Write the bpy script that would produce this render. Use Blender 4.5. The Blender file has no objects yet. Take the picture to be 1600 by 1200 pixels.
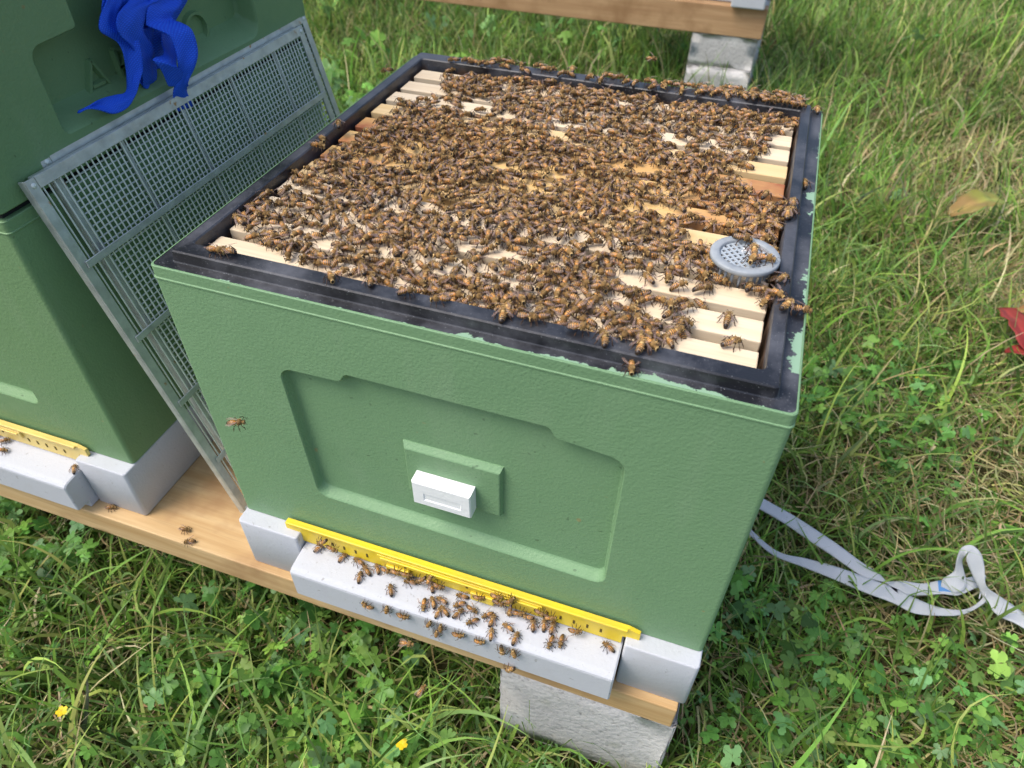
import bpy, bmesh, math, random
import numpy as np
from mathutils import Vector, Matrix
S = bpy.context.scene
C = S.collection
R = math.radians
# ---------------------------------------------------------------- camera, sky, sun, exposure
cam = bpy.data.cameras.new('camera'); camo = bpy.data.objects.new('camera', cam); C.objects.link(camo)
rx = Vector((0.94409691, 0.32955839, 0.00850272)); ry = Vector((0.23205472, -0.6460129, -0.72719870)); rz = Vector((-0.23416157, 0.68851913, -0.68637436))
M = Matrix((rx, -ry, -rz)).transposed().to_4x4(); M.translation = Vector((0.43037925, -0.36044700, 0.32644866))
camo.matrix_world = M
cam.sensor_width = 36; cam.lens = 36 * 1122.86 / 1600; cam.clip_start = 0.01; cam.clip_end = 300
cam.dof.use_dof = True; cam.dof.focus_distance = 0.66; cam.dof.aperture_fstop = 9.0
S.camera = camo
w = bpy.data.worlds.new('World'); S.world = w; w.use_nodes = True
nt = w.node_tree; nt.nodes.clear()
sky = nt.nodes.new('ShaderNodeTexSky'); sky.sky_type = 'NISHITA'; sky.sun_disc = False
SUN_EL, SUN_AZ = R(58), R(235)          # azimuth clockwise from +Y
sky.sun_elevation = SUN_EL; sky.sun_rotation = SUN_AZ; sky.air_density = 1.0; sky.dust_density = 3.5; sky.ozone_density = 0.8
bg = nt.nodes.new('ShaderNodeBackground'); bg.inputs[1].default_value = 0.148
ow = nt.nodes.new('ShaderNodeOutputWorld'); nt.links.new(sky.outputs[0], bg.inputs[0]); nt.links.new(bg.outputs[0], ow.inputs[0])
sl = bpy.data.lights.new('sun', 'SUN'); sl.energy = 1.6; sl.angle = R(32); sl.color = (1, .95, .88)
so = bpy.data.objects.new('sun', sl); C.objects.link(so)
sd = Vector((math.sin(SUN_AZ) * math.cos(SUN_EL), math.cos(SUN_AZ) * math.cos(SUN_EL), math.sin(SUN_EL)))
so.rotation_euler = sd.to_track_quat('Z', 'Y').to_euler(); so.location = sd * 5
S.view_settings.view_transform = 'Standard'; S.view_settings.look = 'None'; S.view_settings.gamma = 1
S.view_settings.exposure = 0.68
try: S.cycles.max_bounces = 6; S.cycles.transparent_max_bounces = 8; S.cycles.use_denoising = True
except Exception: pass

# ---------------------------------------------------------------- materials
def mat(name, col, rough=.6, spec=.4, metal=0.0):
    m = bpy.data.materials.new(name); m.use_nodes = True
    b = m.node_tree.nodes['Principled BSDF']
    b.inputs['Base Color'].default_value = (*col, 1); b.inputs['Roughness'].default_value = rough
    b.inputs['Specular IOR Level'].default_value = spec; b.inputs['Metallic'].default_value = metal
    return m
class N:
    """small node-graph helper"""
    def __init__(s, m): s.m = m; s.t = m.node_tree; s.b = s.t.nodes['Principled BSDF']
    def n(s, typ, **k):
        x = s.t.nodes.new('ShaderNode' + typ)
        for a, v in k.items(): setattr(x, a, v)
        return x
    def l(s, a, b): s.t.links.new(a, b)
    def obj(s): return s.n('TexCoord').outputs['Object']
    def mapped(s, sc, src=None, rot=(0, 0, 0)):
        mp = s.n('Mapping'); mp.inputs['Scale'].default_value = sc; mp.inputs['Rotation'].default_value = rot
        s.l(src or s.obj(), mp.inputs['Vector']); return mp.outputs[0]
    def noise(s, scale, vec=None, detail=3, rough=.55, out='Fac'):
        x = s.n('TexNoise'); x.inputs['Scale'].default_value = scale; x.inputs['Detail'].default_value = detail; x.inputs['Roughness'].default_value = rough
        s.l(vec or s.obj(), x.inputs['Vector']); return x.outputs[out]
    def ramp(s, fac, stops, interp='LINEAR'):
        x = s.n('ValToRGB'); x.color_ramp.interpolation = interp; e = x.color_ramp.elements
        while len(e) < len(stops): e.new(.5)
        for i, (p, c) in enumerate(stops):
            e[i].position = p; e[i].color = (*c, 1) if len(c) == 3 else c
        s.l(fac, x.inputs[0]); return x.outputs[0]
    def mix(s, f, a, b, mode='MIX'):
        x = s.n('MixRGB', blend_type=mode)
        for k, v in ((0, f), (1, a), (2, b)):
            if isinstance(v, (int, float)): x.inputs[k].default_value = v
            elif isinstance(v, tuple): x.inputs[k].default_value = (*v, 1)
            else: s.l(v, x.inputs[k])
        return x.outputs[0]
    def math(s, op, a, b=0.0, c=None):
        x = s.n('Math', operation=op)
        for k, v in enumerate((a, b) if c is None else (a, b, c)):
            if isinstance(v, (int, float)): x.inputs[k].default_value = v
            else: s.l(v, x.inputs[k])
        return x.outputs[0]
    def xyz(s, src=None):
        x = s.n('SeparateXYZ'); s.l(src or s.obj(), x.inputs[0]); return x.outputs
    def bump(s, h, dist, strength=1.0, chain=None):
        x = s.n('Bump'); x.inputs['Distance'].default_value = dist; x.inputs['Strength'].default_value = strength
        s.l(h, x.inputs['Height'])
        if chain: s.l(chain, x.inputs['Normal'])
        s.l(x.outputs[0], s.b.inputs['Normal']); return x.outputs[0]
    def color(s, o): s.l(o, s.b.inputs['Base Color'])
    def rough(s, o): s.l(o, s.b.inputs['Roughness'])

def paint_mat(name, c0, c1):
    m = mat(name, c0, .52, .35); n = N(m)
    big = n.noise(7, detail=4); vf = n.n('TexVoronoi', feature='SMOOTH_F1'); vf.inputs['Scale'].default_value = 430; n.l(n.obj(), vf.inputs['Vector']); fine = n.math('ADD', vf.outputs['Distance'], n.math('MULTIPLY', n.noise(900, detail=1), .5)); mid = n.noise(60, detail=3)
    col = n.mix(n.ramp(big, [(.3, (0, 0, 0)), (.7, (1, 1, 1))]), c0, c1)
    sp = n.ramp(n.noise(150, detail=1), [(.74, (0, 0, 0)), (.78, (1, 1, 1))])
    col = n.mix(n.math('MULTIPLY', sp, .5), col, tuple(v * .35 for v in c0))
    x = n.noise(22, n.mapped((1, 1, .25)), detail=5)
    col = n.mix(n.math('MULTIPLY', n.ramp(x, [(.55, (0, 0, 0)), (.75, (1, 1, 1))]), .12), col, (.34, .42, .30))
    # dried droplets, dust lower down, faint handling marks
    sp2 = n.ramp(n.noise(75, detail=1), [(.765, (0, 0, 0)), (.79, (1, 1, 1))]); col = n.mix(n.math('MULTIPLY', sp2, .6), col, (.30, .24, .10))
    sc = n.ramp(n.noise(9, n.mapped((1, 1, 3.5), rot=(0, .5, 0)), detail=7, rough=.7), [(.60, (0, 0, 0)), (.74, (1, 1, 1))]); col = n.mix(n.math('MULTIPLY', sc, .16), col, (.05, .09, .05))
    n.color(col)
    n.rough(n.ramp(mid, [(.3, (.45,) * 3), (.7, (.62,) * 3)]))
    n.bump(n.math('ADD', n.math('MULTIPLY', fine, 1.0), n.math('MULTIPLY', mid, .2)), .0006, .45)
    return m
M_green = paint_mat('green_paint', (.162, .292, .152), (.180, .318, .166))
M_green_shade = paint_mat('shade_toned_green_paint', (.150, .268, .124), (.166, .292, .136))  # same green paint as the open hive, darkened to carry the left hive's shade
# black plastic rim with smears, paled by sky sheen put into their colour, and with green overpaint along its outer edge
def rim_mat(W, D):
    m = mat('black_plastic', (.02, .022, .026), .42, .5); n = N(m)
    p = n.xyz(); sm = n.noise(14, n.mapped((1, 1, 1)), detail=6, rough=.65); sp = n.noise(900, detail=1)
    base = n.mix(n.ramp(sm, [(.42, (0, 0, 0)), (.72, (1, 1, 1))]), (.013, .014, .018), (.115, .120, .138))
    base = n.mix(n.ramp(sp, [(.70, (0, 0, 0)), (.76, (1, 1, 1))]), base, (.22, .23, .24))
    # overpaint creeping in from the right and the front edge, in patches
    pn = n.noise(21, detail=8, rough=.68); pn2 = n.noise(160, detail=4, rough=.7)
    dr = n.math('SUBTRACT', W, p[0]); df = p[1]
    wr = n.math('MULTIPLY', n.math('MAXIMUM', n.math('SUBTRACT', pn, .53), 0.0), .10)
    xb = n.ramp(p[0], [(.20, (0, 0, 0)), (.30, (1, 1, 1)), (.43, (1, 1, 1)), (.47, (.3, .3, .3))]); wf = n.math('MULTIPLY', n.math('MAXIMUM', n.math('SUBTRACT', n.math('ADD', pn, n.math('MULTIPLY', xb, .075)), .52), 0.0), .040)
    wr = n.math('ADD', wr, n.math('MULTIPLY', pn2, .0026)); wf = n.math('ADD', wf, n.math('MULTIPLY', pn2, .0024))
    mr = n.math('LESS_THAN', dr, wr); mf = n.math('LESS_THAN', df, wf)
    low = n.math('LESS_THAN', p[2], .003)
    mk = n.math('MULTIPLY', n.math('MAXIMUM', mr, mf), low)
    n.color(n.mix(mk, base, (.26, .42, .28)))
    n.rough(n.ramp(sm, [(.35, (.30,) * 3), (.75, (.60,) * 3)])); n.bump(n.noise(300, detail=3), .0003, .5)
    return m
def wood_mat(name, c0, c1, c2=None, rot=(0, 0, 0), knots=True, sc=1.0, stain=0.0, ends=False):
    m = mat(name, c0, .62, .3); n = N(m)
    v = n.mapped((3 * sc, 60 * sc, 60 * sc), rot=rot)
    oi = n.n('ObjectInfo'); add = n.n('VectorMath', operation='ADD'); n.l(v, add.inputs[0])
    mu = n.math('MULTIPLY', oi.outputs['Random'], 37.0); cb = n.n('CombineXYZ')
    for i in range(3): n.l(mu, cb.inputs[i])
    n.l(cb.outputs[0], add.inputs[1]); v = add.outputs[0]
    g = n.noise(1.6, v, detail=6, rough=.6); g2 = n.noise(7, v, detail=2)
    col = n.mix(n.ramp(g, [(.35, (0, 0, 0)), (.68, (1, 1, 1))]), c0, c1)
    col = n.mix(n.math('MULTIPLY', n.ramp(g2, [(.5, (0, 0, 0)), (.75, (1, 1, 1))]), .35), col, tuple(x * .72 for x in c1))
    if knots:
        k = n.n('TexVoronoi'); k.inputs['Scale'].default_value = 1.0; n.l(n.mapped((7 * sc, 16 * sc, 16 * sc), rot=rot), k.inputs['Vector'])
        col = n.mix(n.ramp(k.outputs['Distance'], [(.04, (1, 1, 1)), (.12, (0, 0, 0))]), col, tuple(x * .45 for x in c1))
    if c2:
        st = n.noise(9, detail=4)
        if ends: st = n.math('ADD', st, n.math('SUBTRACT', n.math('MULTIPLY', n.math('ABSOLUTE', n.math('SUBTRACT', n.xyz()[0], .25)), 1.6), .30))
        col = n.mix(n.ramp(st, [(.42 - stain, (0, 0, 0)), (.60 - stain, (1, 1, 1))]), col, c2)
    n.color(col); n.bump(g, .0006, .5); return m
M_pine = wood_mat('pale_pine', (.80, .67, .48), (.72, .57, .38), c2=(.62, .40, .16), knots=False, stain=-.17)
M_pine_y = wood_mat('yellowed_pine', (.76, .57, .31), (.72, .51, .24), (.62, .36, .11), knots=False, stain=-.12)
M_pine_o = wood_mat('propolis_stained_pine', (.74, .52, .24), (.68, .43, .15), (.42, .13, .045), knots=False, stain=-.02, ends=True)
M_pine_r = wood_mat('red_brown_stained_pine', (.68, .42, .17), (.60, .35, .12), (.30, .09, .045), knots=False, stain=.0, ends=True)
M_plank = wood_mat('plank_wood', (.62, .44, .23), (.48, .30, .13), (.36, .21, .10), knots=True, sc=.8, stain=-.10)
M_plank2 = wood_mat('far_plank_wood', (.50, .32, .17), (.38, .22, .11), (.30, .17, .08), knots=False, sc=.6, stain=-.08)
M_comb = mat('dark_comb', (.075, .04, .018), .7)
n = N(M_comb); vz = n.n('TexVoronoi'); vz.inputs['Scale'].default_value = 190; n.l(n.obj(), vz.inputs['Vector'])
n.color(n.ramp(vz.outputs['Distance'], [(.2, (.02, .01, .006)), (.6, (.14, .08, .03))])); n.bump(vz.outputs['Distance'], .002)
M_base = mat('pale_grey_base', (.56, .59, .65), .6, .3)
n = N(M_base); sp = n.ramp(n.noise(170, detail=2), [(.675, (0, 0, 0)), (.77, (1, 1, 1))])
dirt = n.ramp(n.noise(16, detail=6, rough=.65), [(.52, (0, 0, 0)), (.80, (1, 1, 1))])
n.color(n.mix(n.math('MULTIPLY', sp, .45), n.mix(n.math('MULTIPLY', dirt, .28), (.50, .52, .56), (.34, .31, .26)), (.15, .13, .10))); n.bump(n.noise(320, detail=3), .0007, .5)
M_white = mat('white_plastic', (.82, .84, .84), .45, .4)
n = N(M_white); n.bump(n.noise(240, detail=3), .0006, .5)
def yel(name, c0, c1):
    m = mat(name, c0, .38, .45); n = N(m)
    n.color(n.mix(n.ramp(n.noise(18, detail=4), [(.4, (0, 0, 0)), (.65, (1, 1, 1))]), c0, c1)); n.bump(n.noise(160, detail=2), .0004, .4); return m
M_yellow = yel('yellow_plastic', (.80, .60, .03), (.72, .52, .045))
M_yellow_l = yel('faded_yellow_plastic', (.76, .58, .17), (.70, .50, .14))
M_slot = mat('slot_shadow_plastic', (.10, .07, .01), .8)
M_zinc = mat('galvanised_steel', (.34, .38, .40), .38, .5, .45)
n = N(M_zinc); rust = n.ramp(n.noise(38, detail=4, rough=.6), [(.655, (0, 0, 0)), (.70, (1, 1, 1))])
zz = n.ramp(n.noise(60, detail=5), [(.3, (.40, .43, .40)), (.7, (.60, .64, .60))])
n.color(n.mix(rust, zz, (.36, .20, .06))); n.l(n.math('SUBTRACT', .45, n.math('MULTIPLY', rust, .45)), n.b.inputs['Metallic'])
n.rough(n.ramp(n.noise(90, detail=3), [(.3, (.28,) * 3), (.7, (.5,) * 3)])); n.bump(n.noise(200, detail=4), .0005, .5)
M_wire = mat('steel_wire', (.68, .73, .68), .4, .5, .25)
M_conc = mat('concrete', (.42, .41, .40), .9, .2)
n = N(M_conc); a = n.noise(120, detail=6, rough=.7); b = n.noise(12, detail=5); vo = n.n('TexVoronoi'); vo.inputs['Scale'].default_value = 150; n.l(n.obj(), vo.inputs['Vector'])
c = n.mix(n.ramp(b, [(.35, (0, 0, 0)), (.7, (1, 1, 1))]), (.44, .43, .42), (.58, .57, .555))
c = n.mix(n.math('MULTIPLY', n.ramp(a, [(.30, (1, 1, 1)), (.45, (0, 0, 0))]), .6), c, (.13, .12, .11))
c = n.mix(n.math('MULTIPLY', n.ramp(n.noise(20, detail=4), [(.60, (0, 0, 0)), (.72, (1, 1, 1))]), .35), c, (.22, .24, .13))
n.color(c); n.bump(n.math('ADD', a, n.math('MULTIPLY', vo.outputs['Distance'], .4)), .003, .7)
M_gplast = mat('grey_plastic', (.30, .35, .40), .4, .45); n = N(M_gplast)
n.color(n.ramp(n.noise(90, detail=4), [(.3, (.25, .28, .305)), (.7, (.35, .38, .40))])); n.bump(n.noise(300, detail=2), .0004, .4)
def web_mat(name, c0, c1, k):
    m = mat(name, c0, .6, .35); n = N(m); uv = n.n('TexCoord').outputs['UV']
    wv = n.n('TexWave', wave_type='BANDS', bands_direction='DIAGONAL'); wv.inputs['Scale'].default_value = k; wv.inputs['Distortion'].default_value = .6; n.l(uv, wv.inputs['Vector'])
    w2 = n.n('TexWave', wave_type='BANDS', bands_direction='X'); w2.inputs['Scale'].default_value = k * .9; n.l(uv, w2.inputs['Vector'])
    h = n.math('MULTIPLY', wv.outputs['Fac'], w2.outputs['Fac'])
    n.color(n.mix(h, c0, c1)); n.bump(h, .0008, .6); return m
M_blue = web_mat('blue_webbing', (.008, .075, .68), (.030, .20, 1.0), 13)
M_grey_web = web_mat('grey_webbing', (.50, .52, .545), (.66, .68, .70), 16)
M_print = mat('blue_print', (.10, .26, .55), .5)
# bees
def bee_mat(name, col, rough=.45, spec=.5, var=.5):
    m = mat(name, col, rough, spec); n = N(m)
    at = n.n('Attribute', attribute_name='tone'); oi = n.n('ObjectInfo')
    r = n.math('FRACT', n.math('ADD', at.outputs['Fac'], n.math('MULTIPLY', oi.outputs['Random'], .999)))
    n.color(n.mix(r, tuple(c * (1 - var * .55) for c in col), tuple(min(1, c * (1 + var * .5)) for c in col))); return m
B_dark = bee_mat('bee_dark_chitin', (.022, .012, .007), .38)
B_amber = bee_mat('bee_amber_band', (.57, .26, .060), .40, .5, .55)
B_brown = bee_mat('bee_brown_band', (.25, .115, .034), .42, .5, .5)
B_hair = bee_mat('bee_pale_hair', (.52, .36, .155), .9, .2, .4)
B_thor = bee_mat('bee_thorax', (.22, .132, .050), .9, .2, .4)
B_leg = bee_mat('bee_leg', (.060, .028, .012), .5)
B_eye = mat('bee_eye', (.008, .006, .005), .2, .6)
def wing_mat():
    m = mat('bee_wing', (.36, .26, .21), .45, .25); n = N(m)
    v = n.n('TexVoronoi', feature='DISTANCE_TO_EDGE'); v.inputs['Scale'].default_value = 4.5; uv = n.n('TexCoord').outputs['UV']; n.l(uv, v.inputs['Vector'])
    vein = n.ramp(v.outputs['Distance'], [(.02, (1, 1, 1)), (.06, (0, 0, 0))])
    n.color(n.mix(vein, (.42, .30, .26), (.12, .06, .03)))
    n.l(n.math('ADD', .24, n.math('MULTIPLY', vein, .45)), n.b.inputs['Alpha']); return m
B_wing = wing_mat()
BMATS = [B_dark, B_amber, B_brown, B_hair, B_thor, B_leg, B_eye, B_wing]

# ---------------------------------------------------------------- mesh helpers
def mesh_np(name, V, F4, F3=None, m4=None, m3=None, mats=(), smooth=False, col=None, tone=None, uv4=None):
    V = np.asarray(V, np.float32); F4 = np.asarray(F4, np.int32).reshape(-1, 4)
    F3 = np.asarray(F3 if F3 is not None else [], np.int32).reshape(-1, 3)
    me = bpy.data.meshes.new(name); me.vertices.add(len(V)); me.vertices.foreach_set('co', V.ravel())
    loops = np.concatenate([F4.ravel(), F3.ravel()]).astype(np.int32)
    me.loops.add(len(loops)); me.loops.foreach_set('vertex_index', loops)
    n4, n3 = len(F4), len(F3)
    st = np.concatenate([np.arange(n4) * 4, n4 * 4 + np.arange(n3) * 3]).astype(np.int32)
    me.polygons.add(n4 + n3); me.polygons.foreach_set('loop_start', st)
    try: me.polygons.foreach_set('loop_total', np.concatenate([np.full(n4, 4), np.full(n3, 3)]).astype(np.int32))
    except Exception: pass
    if m4 is not None or m3 is not None:
        mi = np.concatenate([np.asarray(m4 if m4 is not None else np.zeros(n4)), np.asarray(m3 if m3 is not None else np.zeros(n3))]).astype(np.int32)
        me.polygons.foreach_set('material_index', mi)
    me.polygons.foreach_set('use_smooth', np.full(n4 + n3, smooth))
    for m in mats: me.materials.append(m)
    if col is not None:
        a = me.attributes.new('col', 'FLOAT_COLOR', 'POINT'); c = np.ones((len(V), 4), np.float32); c[:, :3] = col; a.data.foreach_set('color', c.ravel())
    if tone is not None:
        a = me.attributes.new('tone', 'FLOAT', 'POINT'); a.data.foreach_set('value', np.asarray(tone, np.float32))
    if uv4 is not None:
        u = me.uv_layers.new(name='UVMap'); u.data.foreach_set('uv', np.asarray(uv4, np.float32).ravel())
    me.update(calc_edges=True); me.validate(); return me
def link(name, me, parent=None, loc=(0, 0, 0), rot=(0, 0, 0)):
    o = bpy.data.objects.new(name, me); C.objects.link(o); o.parent = parent; o.location = loc; o.rotation_euler = rot; return o
def tag(o, label=None, cat=None, group=None, kind=None):
    if label: o['label'] = label
    if cat: o['category'] = cat
    if group: o['group'] = group
    if kind: o['kind'] = kind
    return o
def empty(name, loc, label, cat, group=None, rot=(0, 0, 0)):
    o = bpy.data.objects.new(name, None); C.objects.link(o); o.location = loc; o.rotation_euler = rot; o.empty_display_size = .02
    return tag(o, label, cat, group)
def from_bm(name, bm, m, parent=None, smooth=False, loc=(0, 0, 0), rot=(0, 0, 0), sharp=0):
    me = bpy.data.meshes.new(name); bmesh.ops.recalc_face_normals(bm, faces=bm.faces[:]); bm.to_mesh(me); bm.free()
    for x in (m if isinstance(m, (list, tuple)) else [m]): me.materials.append(x)
    if smooth:
        for p in me.polygons: p.use_smooth = True
    if sharp: me.set_sharp_from_angle(angle=math.radians(sharp))
    return link(name, me, parent, loc, rot)
def bm_box(bm, a, b, bev=0.0, segs=2, jitter=0):
    r = bmesh.ops.create_cube(bm, size=1)
    vs = r['verts']
    for v in vs: v.co = Vector([(a[i] + b[i]) / 2 + v.co[i] * (b[i] - a[i]) for i in range(3)])
    if bev: bmesh.ops.bevel(bm, geom=list({e for v in vs for e in v.link_edges}), offset=bev, segments=segs, profile=.5, affect='EDGES')
def box(name, a, b, m, parent=None, bev=0.0, segs=2, loc=(0, 0, 0), rot=(0, 0, 0)):
    bm = bmesh.new(); bm_box(bm, a, b, bev, segs); return from_bm(name, bm, m, parent, False, loc, rot)
def bm_tube(bm, pts, rad, k=6, cap=True):
    rings = []
    for i, p in enumerate(pts):
        p = Vector(p); d = (Vector(pts[min(i + 1, len(pts) - 1)]) - Vector(pts[max(i - 1, 0)])).normalized()
        u = d.orthogonal().normalized(); v = d.cross(u); r = rad[i] if isinstance(rad, (list, tuple)) else rad
        if rings and False: pass
        rings.append([bm.verts.new(p + u * (r * math.cos(2 * math.pi * j / k)) + v * (r * math.sin(2 * math.pi * j / k))) for j in range(k)])
    for a, b in zip(rings, rings[1:]):
        for j in range(k): bm.faces.new((a[j], a[(j + 1) % k], b[(j + 1) % k], b[j]))
    if cap: bm.faces.new(rings[0]); bm.faces.new(rings[-1])
def ring_pts(xl, xr, yf, yb, r, z, k=5):
    out = []
    for cx, cy, a0 in ((xr - r, yf + r, -90), (xr - r, yb - r, 0), (xl + r, yb - r, 90), (xl + r, yf + r, 180)):
        for j in range(k + 1):
            a = math.radians(a0 + 90 * j / k); out.append((cx + r * math.cos(a), cy + r * math.sin(a), z))
    return out
def loft(bm, rings, closed=True, mats=None):
    R_ = [[bm.verts.new(p) for p in r] for r in rings]; fs = []
    for i, (a, b) in enumerate(zip(R_, R_[1:])):
        n_ = len(a)
        for j in range(n_ if closed else n_ - 1):
            f = bm.faces.new((a[j], a[(j + 1) % n_], b[(j + 1) % n_], b[j])); f.smooth = True
            if mats: f.material_index = mats[i]
            fs.append(f)
    return R_
def fill_hole(bm, outer, inner):
    """planar face between two vertex loops"""
    es = []
    for L in (outer, inner):
        for i in range(len(L)):
            a, b = L[i], L[(i + 1) % len(L)]
            e = bm.edges.get((a, b)) or bm.edges.new((a, b)); es.append(e)
    bmesh.ops.triangle_fill(bm, use_beauty=True, use_dissolve=False, edges=es)
def round_poly(P, rs, k=5):
    """round the corners of a 2-D polygon; rs radius per corner"""
    out = []; n_ = len(P)
    for i in range(n_):
        p = Vector(P[i]); a = Vector(P[i - 1]); b = Vector(P[(i + 1) % n_]); r = rs[i]
        if r <= 0: out.append(tuple(p)); continue
        da = (a - p).normalized(); db = (b - p).normalized(); ang = da.angle(db); t = r / math.tan(ang / 2)
        t = min(t, (a - p).length * .49, (b - p).length * .49); r2 = t * math.tan(ang / 2)
        c = p + (da + db).normalized() * (r2 / math.sin(ang / 2))
        s = p + da * t - c; e = p + db * t - c
        for j in range(k + 1):
            v = s.lerp(e, j / k).normalized() * r2; out.append(tuple(c + v))
    return out
def inset2(P, d):
    out = []; n_ = len(P)
    for i in range(n_):
        a = Vector(P[i - 1]); p = Vector(P[i]); b = Vector(P[(i + 1) % n_])
        u = (p - a); v = (b - p)
        if u.length < 1e-9: u = v
        if v.length < 1e-9: v = u
        nn = Vector((-u.y, u.x)).normalized() + Vector((-v.y, v.x)).normalized(); nn = nn.normalized() if nn.length > 1e-6 else Vector((0, 0))
        out.append(tuple(p + nn * d))
    return out

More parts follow.
